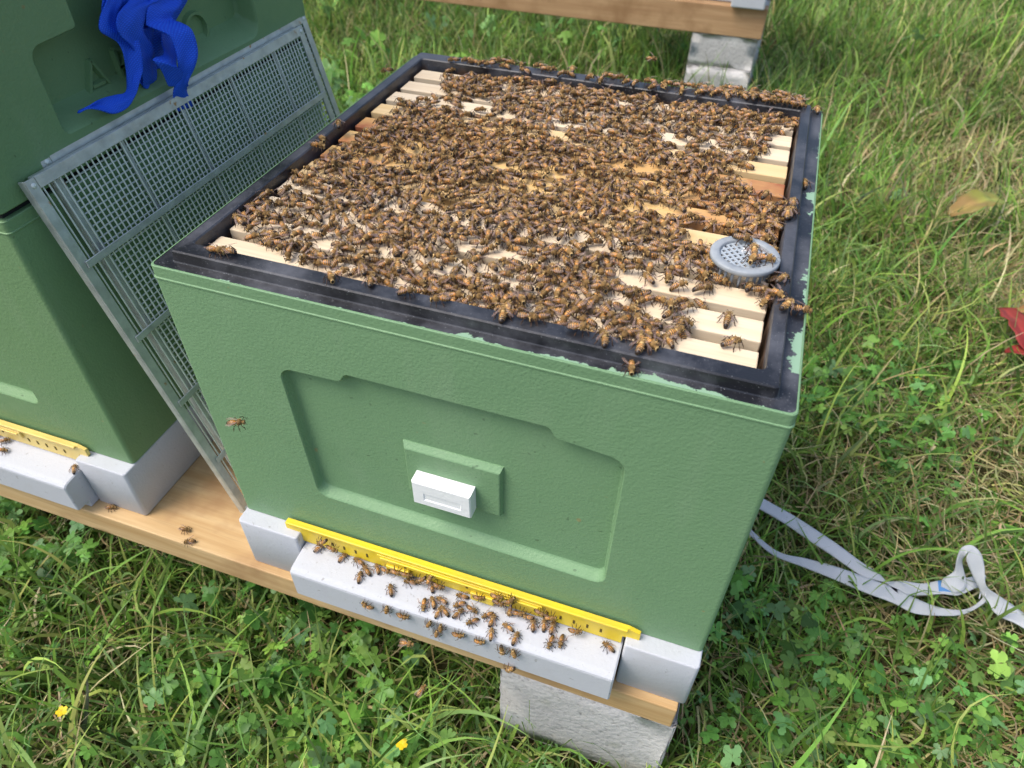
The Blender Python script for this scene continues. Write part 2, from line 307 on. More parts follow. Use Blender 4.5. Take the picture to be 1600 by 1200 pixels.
PTS = {"ent":[["strip",[0.104,-0.01,-0.3156],[-0.8,0.0,-0.6]],["strip",[0.1139,-0.01,-0.3217],[0.991,0.0,-0.136]],["board",[0.0945,-0.0104,-0.34],[0.443,0.896,0.0]],["board",[0.1236,-0.0123,-0.34],[0.388,0.921,0.0]],["board",[0.1432,-0.0111,-0.34],[-0.976,0.217,0.0]],["board",[0.1554,-0.0179,-0.34],[-0.801,0.599,0.0]],["board",[0.1515,-0.0269,-0.34],[-0.223,0.975,0.0]],["board",[0.1655,-0.0126,-0.34],[-0.656,0.755,0.0]],["strip",[0.1758,-0.01,-0.3306],[0.999,0.0,0.04]],["strip",[0.1881,-0.01,-0.3272],[0.979,0.0,0.205]],["strip",[0.1998,-0.01,-0.3256],[0.979,0.0,0.206]],["board",[0.1891,-0.0297,-0.34],[-0.518,0.855,0.0]],["face",[0.1686,-0.0435,-0.352],[-0.882,0.0,0.47]],["face",[0.1912,-0.0435,-0.3414],[0.121,0.0,0.993]],["face",[0.2089,-0.0435,-0.3405],[0.97,0.0,0.244]],["board",[0.2047,-0.0148,-0.34],[-0.992,-0.124,0.0]],["strip",[0.2166,-0.01,-0.3268],[-0.759,0.0,-0.651]],["strip",[0.2261,-0.01,-0.3216],[0.266,0.0,0.964]],["board",[0.228,-0.0126,-0.34],[-0.321,0.947,0.0]],["strip",[0.2354,-0.01,-0.3273],[0.999,0.0,0.04]],["board",[0.2272,-0.0325,-0.34],[0.328,-0.945,0.0]],["board",[0.2357,-0.0279,-0.34],[-0.625,0.781,0.0]],["board",[0.2435,-0.0229,-0.34],[-0.975,0.223,0.0]],["board",[0.2616,-0.0122,-0.34],[-1.0,-0.025,0.0]],["board",[0.2618,-0.0209,-0.34],[-0.788,-0.616,0.0]],["board",[0.2502,-0.0324,-0.34],[-0.849,0.529,0.0]],["board",[0.275,-0.022,-0.34],[0.974,-0.227,0.0]],["board",[0.2638,-0.0307,-0.34],[0.424,0.906,0.0]],["board",[0.2446,-0.0359,-0.34],[0.179,0.984,0.0]],["face",[0.2378,-0.0435,-0.3448],[0.362,0.0,0.932]],["face",[0.2511,-0.0435,-0.3365],[0.01,0.0,1.0]],["face",[0.2455,-0.0435,-0.3622],[0.116,0.0,0.993]],["board",[0.2809,-0.0331,-0.34],[-0.73,-0.684,0.0]],["board",[0.2927,-0.0221,-0.34],[-0.73,-0.684,0.0]],["board",[0.2988,-0.0268,-0.34],[0.001,1.0,0.0]],["face",[0.2697,-0.0435,-0.3385],[0.913,0.0,0.408]],["face",[0.292,-0.0435,-0.3462],[0.909,0.0,0.418]],["board",[0.3029,-0.04,-0.34],[-0.26,0.966,0.0]],["board",[0.3164,-0.0276,-0.34],[-0.973,0.229,0.0]],["face",[0.3164,-0.0435,-0.3414],[0.229,0.0,-0.973]],["board",[0.3265,-0.0362,-0.34],[0.107,0.994,0.0]],["face",[0.3291,-0.0435,-0.3486],[-0.238,0.0,0.971]],["face",[0.3252,-0.0435,-0.3829],[-0.631,0.0,-0.776]],["strip",[0.2796,-0.01,-0.3253],[0.93,0.0,0.368]],["strip",[0.2987,-0.01,-0.3068],[0.978,0.0,0.207]],["strip",[0.3015,-0.01,-0.3216],[0.999,0.0,0.039]],["strip",[0.3128,-0.01,-0.2973],[0.564,0.0,0.826]],["strip",[0.3131,-0.01,-0.3348],[-0.094,0.0,-0.996]],["strip",[0.3216,-0.01,-0.3297],[0.925,0.0,0.381]],["strip",[0.3318,-0.01,-0.3358],[-0.99,0.0,0.139]],["strip",[0.3439,-0.01,-0.3164],[0.99,0.0,-0.143]],["strip",[0.3538,-0.01,-0.3193],[0.924,0.0,0.382]],["board",[0.3389,-0.0182,-0.34],[-0.31,0.951,0.0]],["board",[0.3491,-0.0145,-0.34],[-0.21,0.978,0.0]],["board",[0.3576,-0.0146,-0.34],[-0.025,1.0,0.0]],["board",[0.3603,-0.0281,-0.34],[-0.06,-0.998,0.0]],["board",[0.3696,-0.0239,-0.34],[0.101,-0.995,0.0]],["strip",[0.3798,-0.01,-0.3287],[0.935,0.0,0.355]],["board",[0.4152,-0.0152,-0.34],[-0.921,0.39,0.0]]],"rim":[[[0.0538,0.0192,0.0105],[1.0,0.031,0.0]],[[0.0638,0.0219,0.0105],[-0.984,-0.177,0.0]],[[0.1567,0.0187,0.0105],[0.628,-0.778,0.0]],[[0.1882,0.0275,0.0105],[-0.405,0.915,0.0]],[[0.2178,0.0218,0.0105],[0.94,0.341,0.0]],[[0.2449,0.0208,0.0105],[-0.871,-0.491,-0.0]],[[0.2942,0.0187,0.0105],[-0.279,0.96,0.0]],[[0.3102,0.0221,0.0105],[0.983,0.185,-0.0]],[[0.3194,0.0278,0.0105],[-0.793,-0.609,0.0]],[[0.3476,0.0295,0.0105],[0.983,0.185,0.0]],[[0.3678,0.0026,0.0105],[-0.371,0.929,0.0]],[[0.393,0.0173,0.0105],[-0.022,1.0,0.0]],[[0.3989,0.0316,0.0105],[0.718,-0.696,0.0]],[[0.4785,0.2532,0.0105],[-0.106,0.994,0.0]],[[0.4769,0.2353,0.0105],[-0.015,1.0,0.0]],[[0.4823,0.0986,0.0105],[0.377,0.926,0.0]],[[0.4725,0.4956,0.0105],[-0.724,-0.69,0.0]],[[0.4629,0.4958,0.0105],[0.996,0.094,0.0]],[[0.0287,0.2599,0.0105],[-0.589,0.808,0.0]],[[0.0303,0.2225,0.0105],[0.7,-0.714,0.0]],[[0.034,0.2087,0.0105],[0.999,-0.04,0.0]],[[0.1166,0.4874,0.0105],[0.996,0.089,0.0]],[[0.1348,0.4874,0.0105],[0.943,-0.333,0.0]],[[0.1232,0.4945,0.0105],[-0.808,-0.589,0.0]],[[0.1491,0.4815,0.0105],[0.322,-0.947,0.0]],[[0.1716,0.4944,0.0105],[-0.812,-0.584,0.0]],[[0.1868,0.5001,0.0105],[0.996,0.088,0.0]],[[0.1816,0.4804,0.0105],[0.989,-0.148,0.0]],[[0.212,0.4874,0.0105],[-0.237,0.972,0.0]],[[0.2567,0.4956,0.0105],[-0.936,-0.351,0.0]],[[0.2686,0.4936,0.0105],[0.996,0.091,0.0]],[[0.3069,0.4995,0.0105],[-0.996,-0.09,0.0]],[[0.3262,0.4963,0.0105],[-0.824,-0.566,0.0]],[[0.3388,0.501,0.0105],[0.996,0.091,0.0]],[[0.3516,0.4996,0.0105],[0.986,-0.166,0.0]],[[0.3756,0.4945,0.0105],[-0.21,0.978,0.0]],[[0.3883,0.4853,0.0105],[0.987,-0.163,0.0]],[[0.398,0.487,0.0105],[0.937,0.35,0.0]],[[0.4107,0.4879,0.0105],[-0.831,-0.556,0.0]],[[0.4339,0.5024,0.0105],[0.996,0.092,0.0]],[[0.4236,0.485,0.0105],[-0.717,-0.698,0.0]],[[0.0682,0.4623,0.0105],[-0.936,-0.352,0.0]],[[0.0845,0.4572,0.0105],[-0.809,-0.588,0.0]]],"led":[[[0.3902,0.008,0.0],[0.214,-0.977,0.0]],[[0.4951,0.1129,0.0],[1.0,0.002,0.0]],[[0.4882,0.3145,0.0],[-0.28,0.96,0.0]],[[0.4931,0.497,0.0],[-0.281,0.96,0.0]]],"grille":[[[0.442,0.17,0.022],[0.999,-0.039,0.0]],[[0.4536,0.143,0.022],[-0.187,-0.982,0.0]],[[0.4624,0.1462,0.022],[0.978,-0.21,0.0]],[[0.4534,0.1544,0.022],[-0.198,0.98,0.0]]],"lone":[[[0.445,0.081,0.0],[0.048,0.999,0.0]],[[0.4504,0.0553,0.0],[0.738,0.675,-0.0]],[[0.0814,0.0566,0.0],[-0.859,-0.513,0.0]],[[0.0251,0.0976,0.0],[-0.576,-0.817,0.0]],[[0.4454,0.3753,0.0],[0.216,-0.976,0.0]],[[0.4328,0.331,0.0],[-0.996,0.09,0.0]],[[0.3672,0.3314,0.0],[0.387,-0.922,0.0]]],"lb":[[[-0.3474,-0.0047,-0.336],[0.798,0.603,0.0]],[[-0.3385,-0.0163,-0.338],[0.976,0.217,0.0]],[[-0.2354,-0.0104,-0.338],[-0.577,0.817,0.0]],[[-0.1015,-0.0095,-0.397],[0.993,0.122,0.0]],[[-0.0841,-0.0216,-0.397],[-0.829,-0.559,0.0]],[[-0.207,-0.013,-0.397],[0.942,0.336,0.0]]],"fly":[[[0.0872,-0.05,-0.1044],[0.716,0.0,0.698]],[[0.2836,0.62,-0.0099],[0.998,0.0,-0.067]],[[0.2246,-0.07,-0.3522],[0.901,0.0,0.433]],[[0.2353,-0.075,-0.4417],[0.127,0.0,0.992]],[[-0.0177,0.46,-0.0087],[-0.541,0.0,-0.841]]],"poly":[[0.0618,0.4666],[0.113,0.4858],[0.1815,0.5026],[0.2542,0.4991],[0.3301,0.5023],[0.4251,0.5018],[0.4731,0.4967],[0.4728,0.4396],[0.45,0.4111],[0.4382,0.3629],[0.4225,0.335],[0.4198,0.306],[0.4391,0.2802],[0.4723,0.2699],[0.4784,0.2348],[0.4662,0.2063],[0.4786,0.1533],[0.4815,0.1256],[0.4762,0.1085],[0.4455,0.1321],[0.4262,0.1117],[0.4232,0.0893],[0.42,0.0679],[0.4115,0.042],[0.4006,0.0286],[0.3892,0.0188],[0.3591,0.0306],[0.3222,0.0272],[0.2886,0.026],[0.2468,0.0297],[0.2041,0.0312],[0.146,0.0372],[0.1121,0.0458],[0.0921,0.0494],[0.0501,0.0621],[0.0284,0.0874],[0.0232,0.1214],[0.0286,0.1662],[0.0462,0.1865],[0.0452,0.2178],[0.0526,0.2544],[0.0523,0.2903],[0.0532,0.3185],[0.0563,0.3603],[0.0874,0.3874]],"holes":[[0.1334,0.3796,0.0214,0.0157],[0.1745,0.36,0.0153,0.0132],[0.1541,0.3454,0.0124,0.0098],[0.2416,0.3405,0.0134,0.0137],[0.1461,0.3101,0.0053,0.0077],[0.3299,0.4624,0.0102,0.0127],[0.3964,0.418,0.0069,0.0098],[0.3489,0.377,0.0094,0.0123],[0.364,0.3476,0.0104,0.013],[0.3896,0.348,0.0052,0.0072],[0.2323,0.3145,0.0046,0.0073],[0.118,0.2447,0.0076,0.0083],[0.2085,0.2462,0.0086,0.0091],[0.1062,0.2329,0.005,0.0082],[0.3448,0.2964,0.0186,0.0106],[0.4104,0.3094,0.0099,0.0105],[0.368,0.2233,0.0126,0.009],[0.4099,0.2269,0.0147,0.0099],[0.417,0.1959,0.0218,0.0143],[0.3977,0.1813,0.0065,0.006],[0.3239,0.2379,0.0047,0.006],[0.34,0.2191,0.0057,0.0057],[0.2172,0.4359,0.0059,0.0092],[0.082,0.4585,0.017,0.0144],[0.1292,0.1106,0.0088,0.0063],[0.1444,0.0933,0.0064,0.006],[0.1179,0.071,0.0116,0.0078],[0.1067,0.0547,0.0093,0.0057],[0.1716,0.0804,0.0062,0.0057],[0.2151,0.0912,0.0073,0.0065],[0.2566,0.0915,0.0082,0.0063],[0.1432,0.0224,0.0005,0.0009],[0.3028,0.1064,0.0061,0.0054],[0.3276,0.1321,0.0052,0.0056],[0.365,0.1074,0.015,0.0069],[0.3608,0.0819,0.0068,0.0049],[0.3985,0.1017,0.0137,0.0066],[0.4103,0.1193,0.006,0.0052],[0.3902,0.0692,0.0085,0.0054],[0.3536,0.0519,0.0056,0.0038],[0.3007,0.0795,0.0069,0.0051],[0.2542,0.0494,0.0097,0.0049],[0.1605,0.0519,0.0131,0.0063],[0.207,0.0593,0.006,0.0044],[0.0367,0.1263,0.0081,0.0071],[0.0406,0.1468,0.0059,0.0062],[0.3649,0.1558,0.0053,0.0058],[0.3874,0.1489,0.0063,0.0056],[0.3027,0.1935,0.0057,0.0055],[0.2679,0.1635,0.0044,0.0053],[0.1899,0.1641,0.0046,0.0056],[0.2137,0.1975,0.0041,0.0059],[0.1535,0.1754,0.0047,0.0059],[0.1152,0.1614,0.0041,0.0059],[0.1048,0.1211,0.0045,0.0044],[0.2654,0.2492,0.0055,0.0063],[0.2909,0.3085,0.0057,0.007],[0.3044,0.3943,0.0062,0.0082],[0.2671,0.4163,0.0057,0.0069],[0.4268,0.4141,0.0081,0.0096]],"straps":{"tail":[[[-0.155,0.2081,0.1407],[-0.155,0.229,0.1358]],[[-0.155,0.1956,0.1279],[-0.155,0.2144,0.1242]],[[-0.15,0.1776,0.1181],[-0.156,0.2049,0.1134]],[[-0.148,0.1716,0.1081],[-0.154,0.2014,0.1045]],[[-0.15,0.1875,0.0949],[-0.15,0.2116,0.0893]],[[-0.15,0.1872,0.0794],[-0.146,0.2036,0.0686]],[[-0.153,0.1858,0.0616],[-0.145,0.1911,0.0571]],[[-0.155,0.1813,0.05],[-0.145,0.1828,0.0478]],[[-0.156,0.1706,0.0507],[-0.148,0.1712,0.0392]],[[-0.157,0.1582,0.0527],[-0.15,0.1528,0.0398]],[[-0.157,0.1461,0.0536],[-0.152,0.1394,0.0484]],[[-0.156,0.135,0.0532],[-0.153,0.1301,0.0531]],[[-0.155,0.1215,0.0538],[-0.154,0.1208,0.053]]],"front":[[[-0.155,0.2329,0.1349],[-0.155,0.2784,0.1254]],[[-0.155,0.2215,0.1213],[-0.155,0.2626,0.1126]],[[-0.145,0.1955,0.1181],[-0.15,0.2391,0.1116]],[[-0.142,0.1862,0.1101],[-0.148,0.2272,0.1036]],[[-0.143,0.1877,0.0995],[-0.15,0.221,0.0936]],[[-0.148,0.2002,0.0837],[-0.155,0.231,0.0794]],[[-0.152,0.2052,0.0685],[-0.16,0.2357,0.065]],[[-0.155,0.2092,0.0545],[-0.163,0.2367,0.0517]],[[-0.16,0.2102,0.0446],[-0.165,0.2332,0.0417]],[[-0.17,0.2147,0.0372],[-0.175,0.2336,0.0317]]],"loop":[[[-0.155,0.261,0.1284],[-0.155,0.3047,0.1182]],[[-0.155,0.2468,0.1148],[-0.155,0.2916,0.1035]],[[-0.15,0.2339,0.1084],[-0.15,0.2771,0.0993]],[[-0.148,0.2286,0.1009],[-0.15,0.266,0.0927]],[[-0.146,0.2274,0.098],[-0.138,0.2635,0.0905]],[[-0.134,0.2357,0.0881],[-0.128,0.2638,0.0848]],[[-0.13,0.2348,0.0768],[-0.126,0.2594,0.0678]],[[-0.13,0.2319,0.0625],[-0.126,0.2499,0.0539]],[[-0.138,0.2359,0.0475],[-0.132,0.2423,0.0408]],[[-0.146,0.2302,0.0289],[-0.142,0.2475,0.0284]],[[-0.154,0.2367,0.0083],[-0.152,0.2589,0.0063]]],"curl":[[[-0.158,0.2516,0.0826],[-0.164,0.2776,0.0756]],[[-0.152,0.2423,0.075],[-0.16,0.2727,0.0674]],[[-0.145,0.2326,0.0691],[-0.132,0.234,0.0615]],[[-0.137,0.2114,0.0731],[-0.13,0.232,0.0587]],[[-0.138,0.2164,0.0616],[-0.131,0.2376,0.0529]],[[-0.144,0.2253,0.0407],[-0.139,0.2462,0.034]]],"twist":[[[-0.152,0.2243,0.0953],[-0.158,0.2463,0.0913]],[[-0.158,0.2138,0.0819],[-0.165,0.2422,0.0736]],[[-0.164,0.2111,0.0681],[-0.17,0.2358,0.0562]],[[-0.162,0.208,0.054],[-0.165,0.2299,0.0409]],[[-0.16,0.2124,0.0413],[-0.165,0.2229,0.0349]]],"back":[[[-0.155,0.2487,0.1312],[-0.155,0.314,0.116]],[[-0.157,0.2408,0.1162],[-0.157,0.2994,0.1013]],[[-0.16,0.2319,0.1039],[-0.16,0.2813,0.0874]],[[-0.166,0.2276,0.0869],[-0.166,0.2682,0.0718]],[[-0.17,0.2317,0.067],[-0.17,0.2596,0.0562]],[[-0.172,0.2345,0.0487],[-0.17,0.2569,0.0467]]],"back2":[[[-0.155,0.203,0.1419],[-0.155,0.2407,0.1331]],[[-0.157,0.1925,0.1285],[-0.157,0.2279,0.1206]],[[-0.16,0.1897,0.1138],[-0.162,0.2218,0.1059]],[[-0.162,0.197,0.0981],[-0.164,0.2264,0.0928]],[[-0.166,0.2116,0.0768],[-0.166,0.235,0.0757]],[[-0.17,0.2168,0.0562],[-0.168,0.2377,0.0571]]],"g1":[[[0.5351,0.4377,-0.565],[0.5282,0.4124,-0.565]],[[0.5851,0.4181,-0.565],[0.5782,0.3976,-0.565]],[[0.6251,0.4029,-0.565],[0.619,0.3808,-0.565]],[[0.6536,0.3895,-0.565],[0.6473,0.3656,-0.565]],[[0.6904,0.3703,-0.565],[0.682,0.3487,-0.565]],[[0.7214,0.3514,-0.565],[0.7145,0.3311,-0.565]],[[0.7446,0.3396,-0.565],[0.7273,0.3269,-0.565]],[[0.7545,0.33,-0.565],[0.7494,0.3271,-0.565]]],"g2":[[[0.7519,0.327,-0.565],[0.7561,0.3263,-0.565]],[[0.7767,0.3379,-0.565],[0.7716,0.3148,-0.565]],[[0.8021,0.3426,-0.565],[0.8009,0.3231,-0.565]],[[0.8258,0.3532,-0.56],[0.8258,0.3309,-0.56]],[[0.8515,0.3645,-0.56],[0.8474,0.3365,-0.56]],[[0.8787,0.3771,-0.553],[0.8755,0.3591,-0.56]],[[0.8811,0.3738,-0.55],[0.8734,0.3395,-0.56]]],"g3":[[[0.5579,0.3616,-0.565],[0.5559,0.3535,-0.565]],[[0.5928,0.3355,-0.565],[0.5889,0.3272,-0.565]],[[0.616,0.3276,-0.565],[0.6104,0.3187,-0.565]],[[0.6471,0.3306,-0.565],[0.639,0.3154,-0.565]],[[0.6911,0.3305,-0.565],[0.6811,0.3094,-0.565]],[[0.7341,0.326,-0.565],[0.7254,0.3016,-0.565]],[[0.7677,0.3219,-0.565],[0.7627,0.2972,-0.565]],[[0.7923,0.3149,-0.565],[0.7894,0.2903,-0.565]],[[0.8246,0.3109,-0.565],[0.822,0.2979,-0.565]],[[0.8575,0.3206,-0.565],[0.8526,0.3108,-0.565]],[[0.8777,0.3421,-0.56],[0.8784,0.3341,-0.56]],[[0.8803,0.3555,-0.555],[0.8774,0.341,-0.55]]],"g4":[[[0.8256,0.3405,-0.562],[0.8362,0.339,-0.562]],[[0.8249,0.3498,-0.552],[0.8472,0.3385,-0.555]],[[0.8348,0.3583,-0.54],[0.8545,0.3516,-0.55]],[[0.8314,0.3629,-0.52],[0.8423,0.3683,-0.53]],[[0.8319,0.3732,-0.505],[0.8381,0.3659,-0.51]],[[0.8432,0.378,-0.5],[0.842,0.3703,-0.505]],[[0.8558,0.3731,-0.505],[0.8415,0.3642,-0.515]],[[0.8659,0.3645,-0.52],[0.8568,0.3554,-0.535]],[[0.8749,0.3493,-0.54],[0.8703,0.3488,-0.55]],[[0.8966,0.3509,-0.555],[0.8823,0.3398,-0.562]],[[0.9167,0.3497,-0.565],[0.8977,0.3247,-0.565]],[[0.9383,0.3361,-0.565],[0.9203,0.3189,-0.565]],[[0.9749,0.3246,-0.565],[0.963,0.2996,-0.565]]]},"misc":{"leafY":[[0.9154,1.4023,-0.57],[1.0271,1.4783,-0.56]],"leafR":[[0.9665,0.9919,-0.565],[1.0304,1.0405,-0.56]],"fl":[[0.7507,0.7412,-0.55],[0.2168,-0.1048,-0.53],[0.7349,0.6144,-0.6],[-0.1788,-0.2016,-0.54],[0.8243,0.8048,-0.57]],"grille":[0.4475,0.1507,0.02]}}
# ---------------------------------------------------------------- the hives
W, D, H = 0.5, 0.5054, 0.3192
# outline of the shallow front panel (x, z), anticlockwise seen from the front
PANEL = round_poly([(.105, -.2500), (.399, -.2560), (.3995, -.0840), (.3430, -.0780), (.3380, -.0680), (.1640, -.0680), (.1580, -.0780), (.099, -.0800)],
                   [.012, .012, .015, .005, .006, .006, .005, .013])
# deep hand recess of the left hive's side: (y, z) with z from the box's bottom
GRIP = round_poly([(.092, .032), (.402, .028), (.402, .110), (.345, .110), (.345, .142), (.147, .142), (.147, .110), (.092, .108)],
                  [.008, .016, .012, .003, .008, .008, .003, .012])
def box_body(name, m, parent, top_z=0.0, h=H, front_panel=True, grip=False, top_open=False):
    """one polystyrene box: x 0..W, y 0..D, z top_z-h..top_z"""
    bm = bmesh.new(); r = .005; zt, zb = top_z, top_z - h
    def rg(o, z, rr=r): return ring_pts(-o, W + o, -o, D + o, rr, z)
    rings = [rg(-.0016, zt), rg(-.0006, zt), rg(0, zt - .0007), rg(0, zt - .0105), rg(.0007, zt - .0112), rg(.0007, zt - .0122), rg(0, zt - .0130), rg(0, zt - .02)]
    R1 = loft(bm, rings)
    R2 = loft(bm, [rg(0, zb + .02), rg(0, zb + .001), rg(-.001, zb)])
    a, b = R1[-1], R2[0]; n_ = len(a); k = 6
    # ring order: corner FR (0..5), BR (6..11), BL (12..17), FL (18..23); segment 23->0 is the front, 5->6 the right side
    def band(i): 
        f = bm.faces.new((a[i], b[i], b[(i + 1) % n_], a[(i + 1) % n_])); f.smooth = True
    for i in range(n_):
        if (i == n_ - 1 and front_panel) or (i == 5 and grip): continue
        band(i)
    if front_panel:
        o = [b[n_ - 1], b[0], a[0], a[n_ - 1]]
        prof = [(0, 0), (.0006, .0005), (.0011, .0016), (.0022, .0075), (.0030, .0091), (.0040, .0096)]
        loops = [[bm.verts.new((x, y_, z + top_z + (.0042 * y_ / .0096 * min(1, max(0, (-.20 - z) / .03))))) for x, z in inset2(PANEL, d)] for d, y_ in prof]
        fill_hole(bm, o, loops[0])
        for A, B in zip(loops, loops[1:]):
            for j in range(len(A)):
                f = bm.faces.new((A[j], A[(j + 1) % len(A)], B[(j + 1) % len(A)], B[j])); f.smooth = True
        fl = bm.faces.new([bm.verts.new(v.co) for v in loops[-1]]); fl.smooth = False; bmesh.ops.triangulate(bm, faces=[fl], ngon_method='EAR_CLIP')
    if grip:
        o = [b[5], b[6], a[6], a[5]]
        prof = [(0, 0), (.0008, .0008), (.0018, .003), (.0030, .020), (.0045, .0245), (.0060, .026)]
        loops = []
        for d, dep in prof:
            L = inset2(GRIP, d); t = dep / .026
            loops.append([bm.verts.new((W - dep, y, zb + z + (max(0, (.060 - z)) / .030 * .016 * t if z < .06 else 0))) for y, z in L])
        fill_hole(bm, o, loops[0])
        for A, B in zip(loops, loops[1:]):
            for j in range(len(A)):
                f = bm.faces.new((A[j], A[(j + 1) % len(A)], B[(j + 1) % len(A)], B[j])); f.smooth = True
        fl = bm.faces.new([bm.verts.new(v.co) for v in loops[-1]]); fl.smooth = False
    if not top_open:
        bm.faces.new([v for v in R1[0]]); 
    bm.faces.new(R2[-1])
    me = bpy.data.meshes.new(name); bmesh.ops.recalc_face_normals(bm, faces=bm.faces[:]); bm.to_mesh(me); bm.free(); me.materials.append(m); me.set_sharp_from_angle(angle=R(28))
    return link(name, me, parent)
def name_plate(parent, m, mw):
    """raised plate with a white clip in the middle of the front panel"""
    bm = bmesh.new()
    P = lambda x0, x1, z0, z1, y: [(x0, y, z0), (x1, y, z0), (x1, y, z1), (x0, y, z1)]
    loft(bm, [P(.2045, .2985, -.2050, -.1400, .0110), P(.2050, .2980, -.2045, -.1405, .0085), P(.2075, .2965, -.2035, -.1445, .0042), P(.2085, .2955, -.2025, -.1455, .0036)])
    bm.faces.ensure_lookup_table(); bm.verts.ensure_lookup_table(); bm.faces.new(bm.verts[-4:])
    for f in bm.faces: f.smooth = False
    o = from_bm('raised_plate', bm, m, parent)
    bm = bmesh.new()
    loft(bm, [P(.2180, .2740, -.2000, -.1700, .0034), P(.2180, .2740, -.2000, -.1700, -.0085), P(.2190, .2730, -.1990, -.1710, -.0100), P(.2290, .2650, -.1925, -.1830, -.0100), P(.2300, .2640, -.1915, -.1840, -.0092)])
    bm.verts.ensure_lookup_table(); bm.faces.new(bm.verts[-4:])
    for f in bm.faces: f.smooth = False
    tag(from_bm('clip', bm, mw, parent), 'white clip block on the front panel')
def entrance_closer(parent, m, slid):
    """yellow strip with slots and a slider, standing across the entrance; x .056...440"""
    bm = bmesh.new(); y0 = -.0075
    pr = round_poly([(.0560, -.3190), (.0700, -.3235), (.0700, -.3345), (.4250, -.3345), (.4250, -.3215), (.4410, -.3190), (.4410, -.3085), (.4300, -.3050), (.0590, -.3050), (.0560, -.3100)], [.001] * 10, 2)
    F = [bm.verts.new((x, y0, z)) for x, z in pr]; B = [bm.verts.new((x, y0 + .004, z)) for x, z in pr]
    bm.faces.new(F); bm.faces.new(B)
    for j in range(len(F)): bm.faces.new((F[j], F[(j + 1) % len(F)], B[(j + 1) % len(F)], B[j]))
    bm_box(bm, (.0590, y0 - .0030, -.3082), (.4290, y0 + .0005, -.3048), .0008)
    o = from_bm('closer_strip', bm, m, parent)
    x0, x1 = slid; bm = bmesh.new()
    bm_box(bm, (x0, y0 - .0030, -.3200), (x1, y0 - .0002, -.3100), .0006)
    bm_box(bm, (x0 + .004, y0 - .0044, -.3145), (x1 - .004, y0 - .0026, -.3125), .0006)
    bm_box(bm, (x0 + .010, y0 - .0052, -.3345), (x0 + .036, y0 - .0004, -.3225), .0008)
    bm_box(bm, (x1 - .075, y0 - .0052, -.3345), (x1 - .050, y0 - .0004, -.3225), .0008)
    from_bm('slider', bm, m, parent)
    for x in [.098, .1115, .125, .1385, .152, .350, .3635, .377, .3905, .404]:
        box('slot', (x - .0011, y0 - .0006, -.3262), (x + .0011, y0 + .0015, -.3202), M_slot, parent, .0003, 1)
    for x in (x0 + .032, x0 + .10, x0 + .15):
        box('slot', (x - .0012, y0 - .0036, -.3190), (x + .0012, y0 - .0020, -.3165), M_slot, parent, .0003, 1)
def floor_base(parent, yfront=-.017):
    """pale grey moulded floor with a landing board"""
    bm = bmesh.new(); zt, zb = -H - .0002, -.3972
    def rg(P, o, z): return [(x, y, z) for x, y in inset2(P, o)]
    # side blocks and the back, all around a notch for the landing board
    P = round_poly([(0, yfront), (.0735, yfront), (.0735, .012), (.4285, .012), (.4285, yfront), (W, yfront), (W, D), (0, D)], [.004, .003, .001, .001, .003, .004, .004, .004], 3)
    rr = loft(bm, [rg(P, .0016, zt), rg(P, .0005, zt - .0005), rg(P, 0, zt - .0018), rg(P, 0, zb + .0015), rg(P, .0015, zb)])
    bm.faces.new(rr[0]); bm.faces.new(rr[-1])
    o = from_bm('floor_block', bm, M_base, parent)
    bm = bmesh.new()
    # landing board: sloping top, rounded front edge
    x0, x1 = .0755, .4270
    prof = [(.0115, -.3352), (-.036, -.3398), (-.0400, -.3408), (-.0425, -.3428), (-.0432, -.3455), (-.0432, -.3840), (-.0420, -.3860), (-.0275, -.3860), (-.0275, -.3965), (.0115, -.3965)]
    L = [[bm.verts.new((x, y, z)) for y, z in prof] for x in (x0, x0 + .0015, x1 - .0015, x1)]
    for i, q in enumerate(L):
        if i in (0, 3):
            for v in q: v.co.y += (.0012 if v.co.y < 0 else 0); v.co.z += (-.0010 if v.co.z > -.36 else .001)
    for a, b in zip(L, L[1:]):
        for j in range(len(a)): bm.faces.new((a[j], a[(j + 1) % len(a)], b[(j + 1) % len(a)], b[j]))
    bm.faces.new(L[0]); bm.faces.new(L[-1])
    from_bm('landing_board', bm, M_base, parent)

# main hive, lid off
hv = empty('open_hive', (0, 0, 0), 'open green polystyrene hive without its lid, full of bees, nearest the camera', 'beehive', rot=(0, 0, 0))
box_body('hive_body', M_green, hv, top_open=True)
# inner faces of the box
bm = bmesh.new()
loft(bm, [ring_pts(.0016, W - .0016, .0016, D - .0016, .0035, -.0004), ring_pts(.0129, W - .0129, .0105, D - .0129, .004, -.0006), ring_pts(.0141, W - .0141, .0111, D - .0141, .004, .0004),
          ring_pts(.0146, W - .0146, .0115, D - .0146, .0035, .0088), ring_pts(.0156, W - .0156, .0125, D - .0156, .0035, .0100),
          ring_pts(.0246, W - .0246, .0257, D - .0340, .004, .0100), ring_pts(.0256, W - .0252, .0267, D - .0350, .004, .0088), ring_pts(.0262, W - .0256, .0272, D - .0356, .003, -.05), ring_pts(.0262, W - .0256, .0272, D - .0356, .003, -.30)])
bm.verts.ensure_lookup_table(); bm.faces.new(bm.verts[-24:])
M_rim = rim_mat(W, D)
